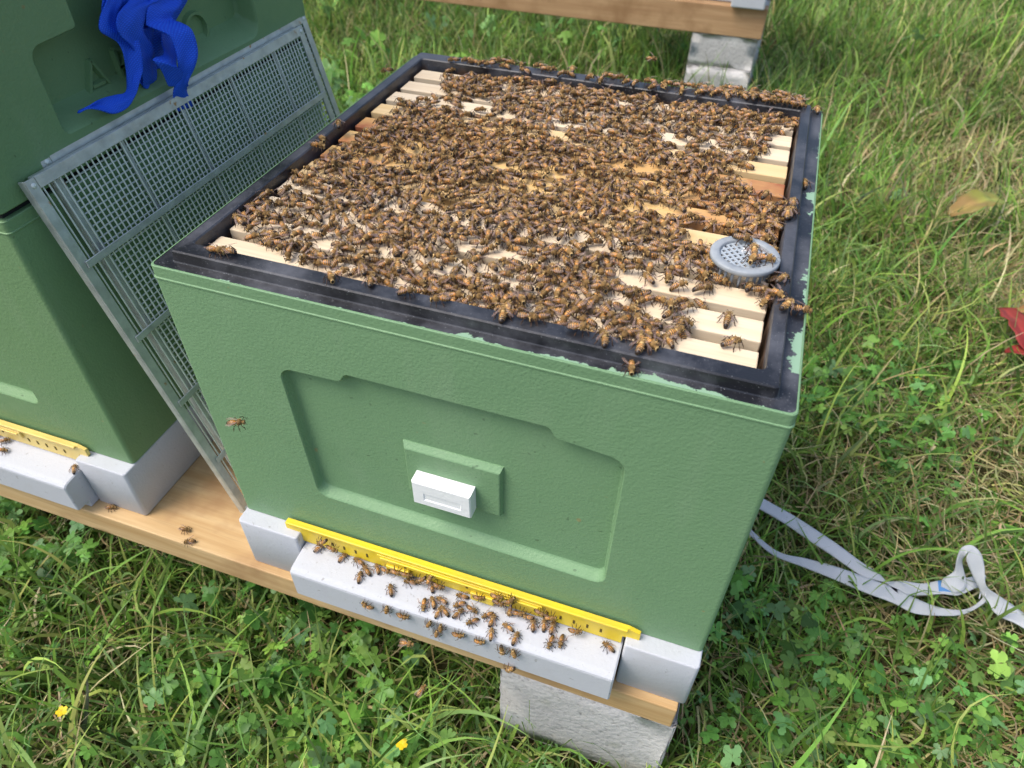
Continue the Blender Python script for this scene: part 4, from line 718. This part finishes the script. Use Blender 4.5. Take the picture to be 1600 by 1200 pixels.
# the crowd
poly = PTS['poly']; holes = PTS['holes']
def inside(x, y):
    c_ = False; j = len(poly) - 1
    for i in range(len(poly)):
        xi, yi = poly[i]; xj, yj = poly[j]
        if (yi > y) != (yj > y) and x < (xj - xi) * (y - yi) / (yj - yi) + xi: c_ = not c_
        j = i
    return c_
pts = []; cell = {}; rmin = .0087
rc = random.Random(5); tries = 0
while tries < 60000:
    tries += 1
    x = rc.uniform(.02, .49); y = rc.uniform(.02, .50)
    if not inside(x, y): continue
    if any(((x - hx) / (ha * 1.12)) ** 2 + ((y - hy) / (hb * 1.15)) ** 2 < 1 for hx, hy, ha, hb in holes): continue
    if (x - gc.x) ** 2 + (y - gc.y) ** 2 < .0225 ** 2: continue
    if x < .030 or (y > .476 and x < .36) or (.466 < y < .4765 and rc.random() < .55): continue
    rr = rmin * (1.0 + .25 * math.sin(x * 41 + 1) * math.sin(y * 47)) * (1.06 if y < .16 else 1.0)
    key = (int(x / .012), int(y / .012)); ok = True
    for dx in (-1, 0, 1):
        for dy in (-1, 0, 1):
            for (a, b) in cell.get((key[0] + dx, key[1] + dy), ()):
                if (a - x) ** 2 + (b - y) ** 2 < rr * rr: ok = False
    if not ok: continue
    cell.setdefault(key, []).append((x, y)); pts.append((x, y))
def zat(x, y):
    if y < .0272 or x < .026 or x > .475 or y > .4705: return .0102
    return 0.0003 if min(abs(y - b) for b in BARS) < .0125 else -.0035
base_n = len(pts); top = []
for _ in range(240):
    x, y = pts[rc.randrange(base_n)]; x += rc.uniform(-.004, .004); y += rc.uniform(-.004, .004)
    if .034 < x < .465 and .036 < y < .46 and all((a - x) ** 2 + (b_ - y) ** 2 > .013 ** 2 for a, b_ in top) and not any(((x - hx) / (ha * 1.3)) ** 2 + ((y - hy) / (hb * 1.4)) ** 2 < 1 for hx, hy, ha, hb in holes) and (x - gc.x) ** 2 + (y - gc.y) ** 2 > .028 ** 2: top.append((x, y))
topset = set(top); pts += top
camp = Vector((.43037925, -.360447, .32644866))
pts.sort(key=lambda p: (Vector((p[0], p[1], 0)) - camp).length)
NI = max(0, 299 - NB)
def crowd_pose(x, y, i):
    z = zat(x, y) + (rc.random() ** 2) * .0030 + (.0048 if (x, y) in topset else 0)
    a = rc.uniform(0, 6.2832); pitch = rc.gauss(0, .20); roll = rc.gauss(0, .28)
    if z < 0: pitch += rc.choice((-1, 1)) * .35
    return z, a, pitch, roll
zones = [(.027, 'spilling over the front rail'), (.0615, 'over the first bar'), (.098, 'over the second bar'), (.135, 'over the third bar'), (1, 'behind the third bar')]
cols_ = [(.13, 'left end'), (.20, 'left of the middle'), (.27, 'middle'), (.34, 'right of the middle'), (.41, 'right part'), (1, 'right end')]
for i, (x, y) in enumerate(pts[:NI]):
    z, a, pt, rl = crowd_pose(x, y, i)
    lab = 'honey bee in the crowd, ' + next(t for lim, t in zones if y < lim) + ', ' + next(t for lim, t in cols_ if x < lim)
    bee((x, y, z), (math.cos(a), math.sin(a), 0), (0, 0, 1), lab, 'bees of the crowd nearest the camera', rc.uniform(.92, 1.08), pt, rl)
# the others, too many to count: one object
LO = [bee_geo(20 + i, hi=False, **p) for i, p in enumerate(POSES)]
VV, Q, T, MQ, MT, TN, off = [], [], [], [], [], [], 0
for i, (x, y) in enumerate(pts[NI:]):
    z, a, pt, rl = crowd_pose(x, y, i); (V, F4, m4, F3, m3), wg = LO[rc.randrange(len(LO))]
    Mx = np.array(Matrix.Rotation(a, 3, 'Z') @ Matrix.Rotation(pt, 3, 'Y') @ Matrix.Rotation(rl, 3, 'X')) * BL * rc.uniform(.92, 1.08)
    tn = rc.random()
    for (v, q, mq, t, mt) in [(V, F4, m4, F3, m3)] + [(w_[0], w_[1], np.full(len(w_[1]), 7), np.zeros((0, 3), int), np.zeros(0)) for w_ in wg]:
        VV.append(v @ Mx.T + np.array((x, y, z))); Q.append(q + off); MQ.append(mq); T.append(t + off); MT.append(mt); TN.append(np.full(len(v), tn)); off += len(v)
me = mesh_np('bee_crowd', np.concatenate(VV), np.concatenate(Q), np.concatenate(T), np.concatenate(MQ), np.concatenate(MT), BMATS, smooth=True, tone=np.concatenate(TN))
tag(link('bee_crowd', me), 'dense mass of honey bees over the middle and far bars of the open hive', 'bees', kind='stuff')
print('bees', NB, 'crowd', len(pts), 'stuff verts', off)
# ---------------------------------------------------------------- ground and vegetation
rg = np.random.default_rng(4)
GZ = -.625
def gheight(x, y):
    return GZ + .012 * np.sin(x * 5.1 + 1) * np.sin(y * 4.3) + .008 * np.sin(x * 13 + y * 7) + .006 * np.sin(y * 17 - x * 5)
xs = np.concatenate([np.linspace(-60, -4, 10)[:-1], np.linspace(-4, 4, 150), np.linspace(4, 60, 10)[1:]]); ys = np.concatenate([np.linspace(-40, -2, 8)[:-1], np.linspace(-2, 8, 180), np.linspace(8, 80, 10)[1:]])
X, Y = np.meshgrid(xs, ys); Vg = np.stack([X, Y, gheight(X, Y) + rg.normal(0, .003, X.shape)], -1).reshape(-1, 3)
nx, ny = len(xs), len(ys); I = np.arange(nx * ny).reshape(ny, nx)
Fg = np.stack([I[:-1, :-1], I[:-1, 1:], I[1:, 1:], I[1:, :-1]], -1).reshape(-1, 4)
M_soil = mat('meadow_soil', (.07, .06, .03), .95, .1); n = N(M_soil)
a = n.noise(3, detail=6); b = n.noise(90, detail=4)
c = n.mix(n.ramp(a, [(.38, (0, 0, 0)), (.62, (1, 1, 1))]), (.075, .085, .030), (.16, .125, .06)); c = n.mix(b, c, (.03, .03, .012)); n.color(c); n.bump(b, .01)
tag(link('ground', mesh_np('ground', Vg, Fg, mats=(M_soil,), smooth=True)), kind='structure')
def veg_mat(name, trans=.35, rough=.5):
    m = mat(name, (.1, .2, .05), rough, .3); n = N(m); at = n.n('Attribute', attribute_name='col'); n.color(at.outputs['Color'])
    tr = n.n('BsdfTranslucent'); n.l(n.mix(.0, at.outputs['Color'], at.outputs['Color']), tr.inputs[0]); mx = n.n('MixShader'); mx.inputs[0].default_value = trans
    o = [q for q in n.t.nodes if q.type == 'OUTPUT_MATERIAL'][0]; n.l(n.b.outputs[0], mx.inputs[1]); n.l(tr.outputs[0], mx.inputs[2]); n.l(mx.outputs[0], o.inputs[0]); return m
M_grass = veg_mat('grass_blades'); M_leaf = veg_mat('leaf_green', .3, .42)
def region(N_, y0, y1):
    """points on the ground that the place shows, between two depths"""
    y = rg.uniform(y0, y1, N_); t = (y + .4) / 4.4
    x0 = -.75 - 1.5 * np.clip(t, 0, 1); x1 = 1.0 + .95 * np.clip(t, 0, 1.2) + .1
    x = x0 + (x1 - x0) * rg.random(N_)
    return x, y
def vnoise(x, y, s, seed):
    r = np.random.default_rng(seed); g = r.random((64, 64)); u = (x * s) % 64; v = (y * s) % 64; i = u.astype(int) % 64; j = v.astype(int) % 64; fu = u - np.floor(u); fv = v - np.floor(v)
    fu = fu * fu * (3 - 2 * fu); fv = fv * fv * (3 - 2 * fv); i1 = (i + 1) % 64; j1 = (j + 1) % 64
    return g[i, j] * (1 - fu) * (1 - fv) + g[i1, j] * fu * (1 - fv) + g[i, j1] * (1 - fu) * fv + g[i1, j1] * fu * fv
def dryness(x, y):
    d = .15 + 1.15 * np.clip((x - .62) * 1.8, 0, 1) * np.clip(1.5 - np.abs(y - .75) * .9, .25, 1)
    return np.clip(d * (.4 + 1.1 * vnoise(x + 9, y + 9, 3.2, 2)), 0, 1)
GREENS = np.array([(.15, .29, .045), (.20, .36, .060), (.12, .25, .045), (.27, .41, .08), (.18, .30, .09), (.35, .42, .11)])
STRAW = np.array([(.60, .50, .26), (.48, .37, .19), (.66, .56, .33), (.34, .24, .12), (.50, .46, .22), (.42, .43, .17)])
def blades(name, x, y, h, wd, tilt0, curl, col, z0, label, segs=4, az=None):
    N_ = len(x); az = rg.uniform(0, 2 * np.pi, N_) if az is None else az; dx, dy = np.cos(az), np.sin(az)
    z = gheight(x, y) + z0; px, py, pz = x.copy(), y.copy(), z; seg = h / segs; Vs = []
    side = az + np.pi / 2 + rg.normal(0, .4, N_); sx, sy = np.cos(side), np.sin(side); az2 = az.copy(); turn = rg.normal(0, .25, N_)
    for s in range(segs + 1):
        t = s / segs; w_ = wd * (1 - t ** 1.6) * .5 + .0002
        Vs.append(np.stack([px - sx * w_, py - sy * w_, pz], -1)); Vs.append(np.stack([px + sx * w_, py + sy * w_, pz], -1))
        ti = tilt0 + curl * t; az2 = az2 + turn; px = px + np.cos(az2) * np.sin(ti) * seg; py = py + np.sin(az2) * np.sin(ti) * seg; pz = np.maximum(pz + np.cos(ti) * seg, gheight(px, py) + .003)
    V = np.stack(Vs, 1).reshape(-1, 3); k = 2 * (segs + 1); b = (np.arange(N_) * k)[:, None]
    F = np.stack([np.stack([b[:, 0] + 2 * s, b[:, 0] + 2 * s + 1, b[:, 0] + 2 * s + 3, b[:, 0] + 2 * s + 2], -1) for s in range(segs)], 1).reshape(-1, 4)
    cc = np.repeat(col, k, axis=0); shade = np.tile(np.repeat(np.linspace(.75, 1.1, segs + 1), 2), N_)[:, None]; 
    me = mesh_np(name, V, F, mats=(M_grass,), smooth=True, col=cc)
    return tag(link(name, me), label, None, kind='stuff')
def clear(x, y):
    """no blades through the concrete blocks"""
    k = np.ones(len(x), bool)
    for a in ((.30, .505, -.03, .42), (-.91, -.70, -.03, .41), (.18, .395, 1.99, 2.48), (-1.76, -1.55, 1.99, 2.48)): k &= ~((x > a[0]) & (x < a[1]) & (y > a[2]) & (y < a[3]))
    return k
def pick(P, N_, var=.28):
    c = P[rg.integers(0, len(P), N_)]; return np.clip(c * (1 + rg.normal(0, var, (N_, 1))) * (1 + rg.normal(0, .06, (N_, 3))), .01, .9)
# living grass
for nm, n_, y0, y1, hm, wm in (('grass', 62000, -.42, 1.3, .070, .0034), ('grass', 70000, 1.3, 4.6, .115, .0050), ('grass', 16000, 4.6, 9, .14, .010)):
    x, y = region(n_, y0, y1); k = clear(x, y) & (rg.random(n_) < .25 + 1.25 * vnoise(x + 4, y + 2, 6.5, 17)); x, y = x[k], y[k]; n2 = len(x)
    if y0 < 4: x = x + .35 * (np.round(x * 22) / 22 - x); y = y + .35 * (np.round(y * 22) / 22 - y)
    dr = dryness(x, y); c = pick(GREENS, n2, .36) * (.62 + .62 * vnoise(x + 1, y + 8, 3.7, 5))[:, None]; s = rg.random(n2) < dr * .62; c[s] = pick(STRAW, int(s.sum()))
    lush = vnoise(x, y, 2.1, 7); shade_zone = (y > 1.6) & (x < .2)
    h = hm * rg.lognormal(0, .38, n2) * (.65 + .7 * lush) * np.where(dr > .5, .75, 1.0); h = np.minimum(h, .30)
    under = (x < .52) & (y > -.05) & (y < .52); h = np.where(under, np.minimum(h, .10), h)
    blades(nm, x, y, h, wm * rg.lognormal(0, .35, n2), np.abs(rg.normal(.35, .35, n2)), np.abs(rg.normal(1.1, .6, n2)), c, 0.0, {-.42: 'short mixed green grass around the hive stand', 1.3: 'longer green grass beyond the hive', 4.6: 'grass far behind the far stand'}[y0])
# matted straw and old stems lying flat
x, y = region(60000, -.42, 3.0); k = clear(x, y) & (rg.random(len(x)) < .16 + 1.1 * dryness(x, y)); x, y = x[k], y[k]; n2 = len(x)
blades('dry_grass', x, y, rg.uniform(.03, .11, n2), rg.uniform(.0012, .0034, n2), rg.normal(1.40, .16, n2), rg.normal(.1, .25, n2), pick(STRAW, n2), rg.uniform(.005, .040, n2), 'matted dry straw-coloured grass among the green', 4)
# a few long arching blades in front
x, y = region(17000, -.42, 1.5); k = clear(x, y) & ~((x < .55) & (y > -.03)); k &= rg.random(len(x)) < (.15 + 1.1 * vnoise(x + 6, y + 3, 4.1, 23)) * (1 - .75 * dryness(x, y)); x, y = x[k], y[k]; n2 = len(x)
blades('long_grass', x, y, rg.uniform(.08, .21, n2), rg.uniform(.0038, .0078, n2), np.abs(rg.normal(.5, .3, n2)), rg.uniform(.7, 1.8, n2), pick(GREENS[1:], n2), 0, 'long arching green blades standing above the short grass', 8)
# broad-leaved ground cover: cinquefoil-like five-part leaves and clover
def leaves(name, x, y, size, hgt, nl, lobes, cols, label, tilt=.35):
    N_ = len(x); base_z = gheight(x, y); VV = []; FF = []; CC = []; off = 0
    az0 = rg.uniform(0, 6.28, N_); tz = rg.normal(0, tilt * 1.3, (N_, 2)); lean = rg.normal(0, .5, (N_, 2))
    cx, cy, cz = x + lean[:, 0] * hgt, y + lean[:, 1] * hgt, base_z + hgt
    prof = [(0, .04), (.26, .35), (.48, .98), (.60, .66), (.80, .86), (1.0, .22)]
    for l in range(nl):
        a = az0 + (l - (nl - 1) / 2) * (6.28 / nl * lobes) + rg.normal(0, .1, N_); ln = size * (1 - .12 * abs(l - (nl - 1) / 2)) * rg.uniform(.85, 1.15, N_); wd = ln * rg.uniform(.30, .40, N_)
        dx, dy = np.cos(a), np.sin(a); px, py = -dy, dx; rows = []
        cup = rg.uniform(.05, .35, N_); fold = rg.uniform(.05, .35, N_); jj = rg.normal(0, .05, (N_, 6, 2))
        for i, (t, w_) in enumerate(prof):
            up = -cup * (t ** 2) * ln * .9 + tz[:, 0] * dx * t * ln + tz[:, 1] * dy * t * ln
            for e, s in enumerate((-1, 0, 1)):
                ww = w_ * wd * s * (1 + (jj[:, i, 0] if s else 0)) * (1.12 if (i % 2 and nl > 3) else 1)
                rows.append(np.stack([cx + dx * t * ln + px * ww, cy + dy * t * ln + py * ww, cz + up + fold * abs(s) * w_ * wd + tz[:, 0] * px * ww + tz[:, 1] * py * ww], -1))
        V = np.stack(rows, 1).reshape(-1, 3); b = np.arange(N_) * 18
        F = np.stack([np.stack([b + 3 * i + e, b + 3 * i + e + 1, b + 3 * i + e + 4, b + 3 * i + e + 3], -1) for i in range(5) for e in (0, 1)], 1).reshape(-1, 4)
        VV.append(V); FF.append(F + off); CC.append(np.repeat(cols * (1 + rg.normal(0, .08, (N_, 1))), 18, axis=0)); off += len(V)
    # stalks
    r0 = np.stack([x - .0006, y, base_z], -1); r1 = np.stack([x + .0006, y, base_z], -1); r2 = np.stack([cx + .0006, cy, cz - .001], -1); r3 = np.stack([cx - .0006, cy, cz - .001], -1)
    VV.append(np.stack([r0, r1, r2, r3], 1).reshape(-1, 3)); FF.append((np.arange(N_ * 4).reshape(-1, 4)) + off); CC.append(np.repeat(cols * .9, 4, axis=0))
    me = mesh_np(name, np.concatenate(VV), np.concatenate(FF), mats=(M_leaf,), smooth=True, col=np.clip(np.concatenate(CC), .01, .9))
    return tag(link(name, me), label, None, kind='stuff')
SP = np.array([[(p[0][0] + p[1][0]) / 2, (p[0][1] + p[1][1]) / 2] for k_ in ('g1', 'g2', 'g3', 'g4') for p in PTS['straps'][k_]])
SP = np.concatenate([SP, (SP[1:] + SP[:-1]) / 2])
def nostrap(x, y, r=.045):
    return np.min((x[:, None] - SP[:, 0]) ** 2 + (y[:, None] - SP[:, 1]) ** 2, axis=1) > r * r
LG = np.array([(.15, .33, .060), (.21, .41, .075), (.11, .26, .055), (.25, .43, .085), (.17, .33, .12), (.15, .35, .07)])
def leafzone(n_, y0, y1, thr, seed):
    x, y = region(n_, y0, y1); q = vnoise(x + 3, y + 5, 2.6, seed)
    wgt = q + .40 * (y < .30) + .35 * (x < -.55) * (y > .9) - .30 * np.clip((x - .62) * 2, 0, 1) * (y > .35); k = clear(x, y) & nostrap(x, y) & (wgt > thr) & ~((x < .48) & (x > -.9) & (y > .12) & (y < .50)); return x[k], y[k]
x, y = leafzone(13000, -.42, 1.6, .72, 21); n2 = len(x)
leaves('ground_cover', x, y, rg.uniform(.008, .019, n2), rg.uniform(.02, .085, n2), 5, .80, pick(LG, n2, .2), 'five-part green leaves of creeping ground cover')
x, y = leafzone(7000, -.42, 2.2, .86, 31); n2 = len(x)
leaves('clover', x, y, rg.uniform(.007, .012, n2), rg.uniform(.02, .065, n2), 3, 1.0, pick(LG, n2, .2), 'small three-part clover leaves in the grass')
x, y = leafzone(1300, .9, 3.6, .70, 41); n2 = len(x)
leaves('broad_leaves', x, y, rg.uniform(.018, .036, n2), rg.uniform(.05, .14, n2), 5, .8, pick(LG, n2, .22), 'larger green leaves in the rough behind the hive', .5)
# single big leaves
def big_leaf(name, A, B, wd, cols, label, lift=.02, notch=False):
    A = Vector(A); B = Vector(B); d = B - A; L_ = d.length; s = Vector((-d.y, d.x, 0)).normalized(); V = []; F = []; CC = []; nL, nW = 14, 6
    for i in range(nL + 1):
        t = i / nL; w_ = wd * (max(0, math.sin(math.pi * (t * .94 + .03))) ** .6)
        for j in range(nW + 1):
            u = j / nW * 2 - 1; p = A + d * t + s * (u * w_ * (1 + .08 * math.sin(i * 2.1 + j))); p.z += lift * math.sin(math.pi * t) + .25 * abs(u) * w_ + .002 * math.sin(i * 1.7) + .0015 * math.cos(j * 3 + i)
            V.append(tuple(p)); q = max(0, min(1, (t * 1.3 - .2 + .25 * math.sin(i * .9 + u * 2)))); c_ = [cols[0][k] * (1 - q) + cols[1][k] * q for k in range(3)]
            if abs(u) < .1: c_ = [min(.9, v * 1.4) for v in c_]
            CC.append(c_)
    for i in range(nL):
        for j in range(nW): q = i * (nW + 1) + j; F.append((q, q + 1, q + nW + 2, q + nW + 1))
    o = link(name, mesh_np(name, V, F, mats=(M_leaf,), smooth=True, col=np.array(CC))); md = o.modifiers.new('t', 'SOLIDIFY'); md.thickness = .0006; return tag(o, label, 'leaf')
(ax, ay, az), (bx, by, bz) = PTS['misc']['leafY']
big_leaf('dock_leaf', (ax, ay, -.540), (bx + .01, by + .005, -.522), .036, [(.34, .22, .08), (.27, .33, .06)], 'yellow-green dock leaf with a browned tip lying on the grass at the right')
big_leaf('dock_leaf', (1.020, .900, -.548), (.965, 1.015, -.520), .026, [(.36, .05, .045), (.30, .055, .04)], 'dull red dock leaf, the left one of the pair at the right edge', .018)
big_leaf('dock_leaf', (.975, .915, -.550), (1.10, .900, -.530), .022, [(.33, .045, .04), (.38, .09, .06)], 'dull red dock leaf, lower one of the pair at the right edge', .016)
big_leaf('dock_leaf', (.975, 1.020, -.540), (1.09, 1.000, -.520), .022, [(.36, .19, .07), (.30, .24, .08)], 'orange-brown dock leaf just above the red ones at the right edge', .02)
# yellow flowers
M_petal = mat('yellow_petal', (.85, .62, .02), .5, .3)
FLW = ['small yellow flower in the grass right of the hive', 'yellow flower in the grass just below the landing board', 'tiny yellow flower right of the strap', 'yellow flower in the leaves at the lower left', 'second tiny yellow flower right of the hive, further away']
for i, (p, lab) in enumerate(zip(PTS['misc']['fl'], FLW)):
    if i == 2: continue
    f = empty('yellow_flower', (p[0], p[1], float(gheight(np.array(p[0]), np.array(p[1])))), lab, 'flower', 'yellow flowers in the grass'); hz = p[2] - f.location.z; rr = .0068 if i != 4 else .005
    bm = bmesh.new(); bm_tube(bm, [(0, 0, 0), (.004, -.003, hz * .5), (0, 0, hz)], .0007, 5); from_bm('stem', bm, mat('flower_stem', (.10, .20, .05), .6), f)
    for k in range(5):
        a = 6.283 * k / 5; bm = bmesh.new(); vs = [bm.verts.new(Vector((math.cos(a) * u - math.sin(a) * v_, math.sin(a) * u + math.cos(a) * v_, hz + .25 * u)) ) for u, v_ in ((0, 0), (rr * .6, -rr * .42), (rr, -rr * .25), (rr * .96, 0), (rr, rr * .25), (rr * .6, rr * .42))]
        bm.faces.new(vs); from_bm('petal', bm, M_petal, f)
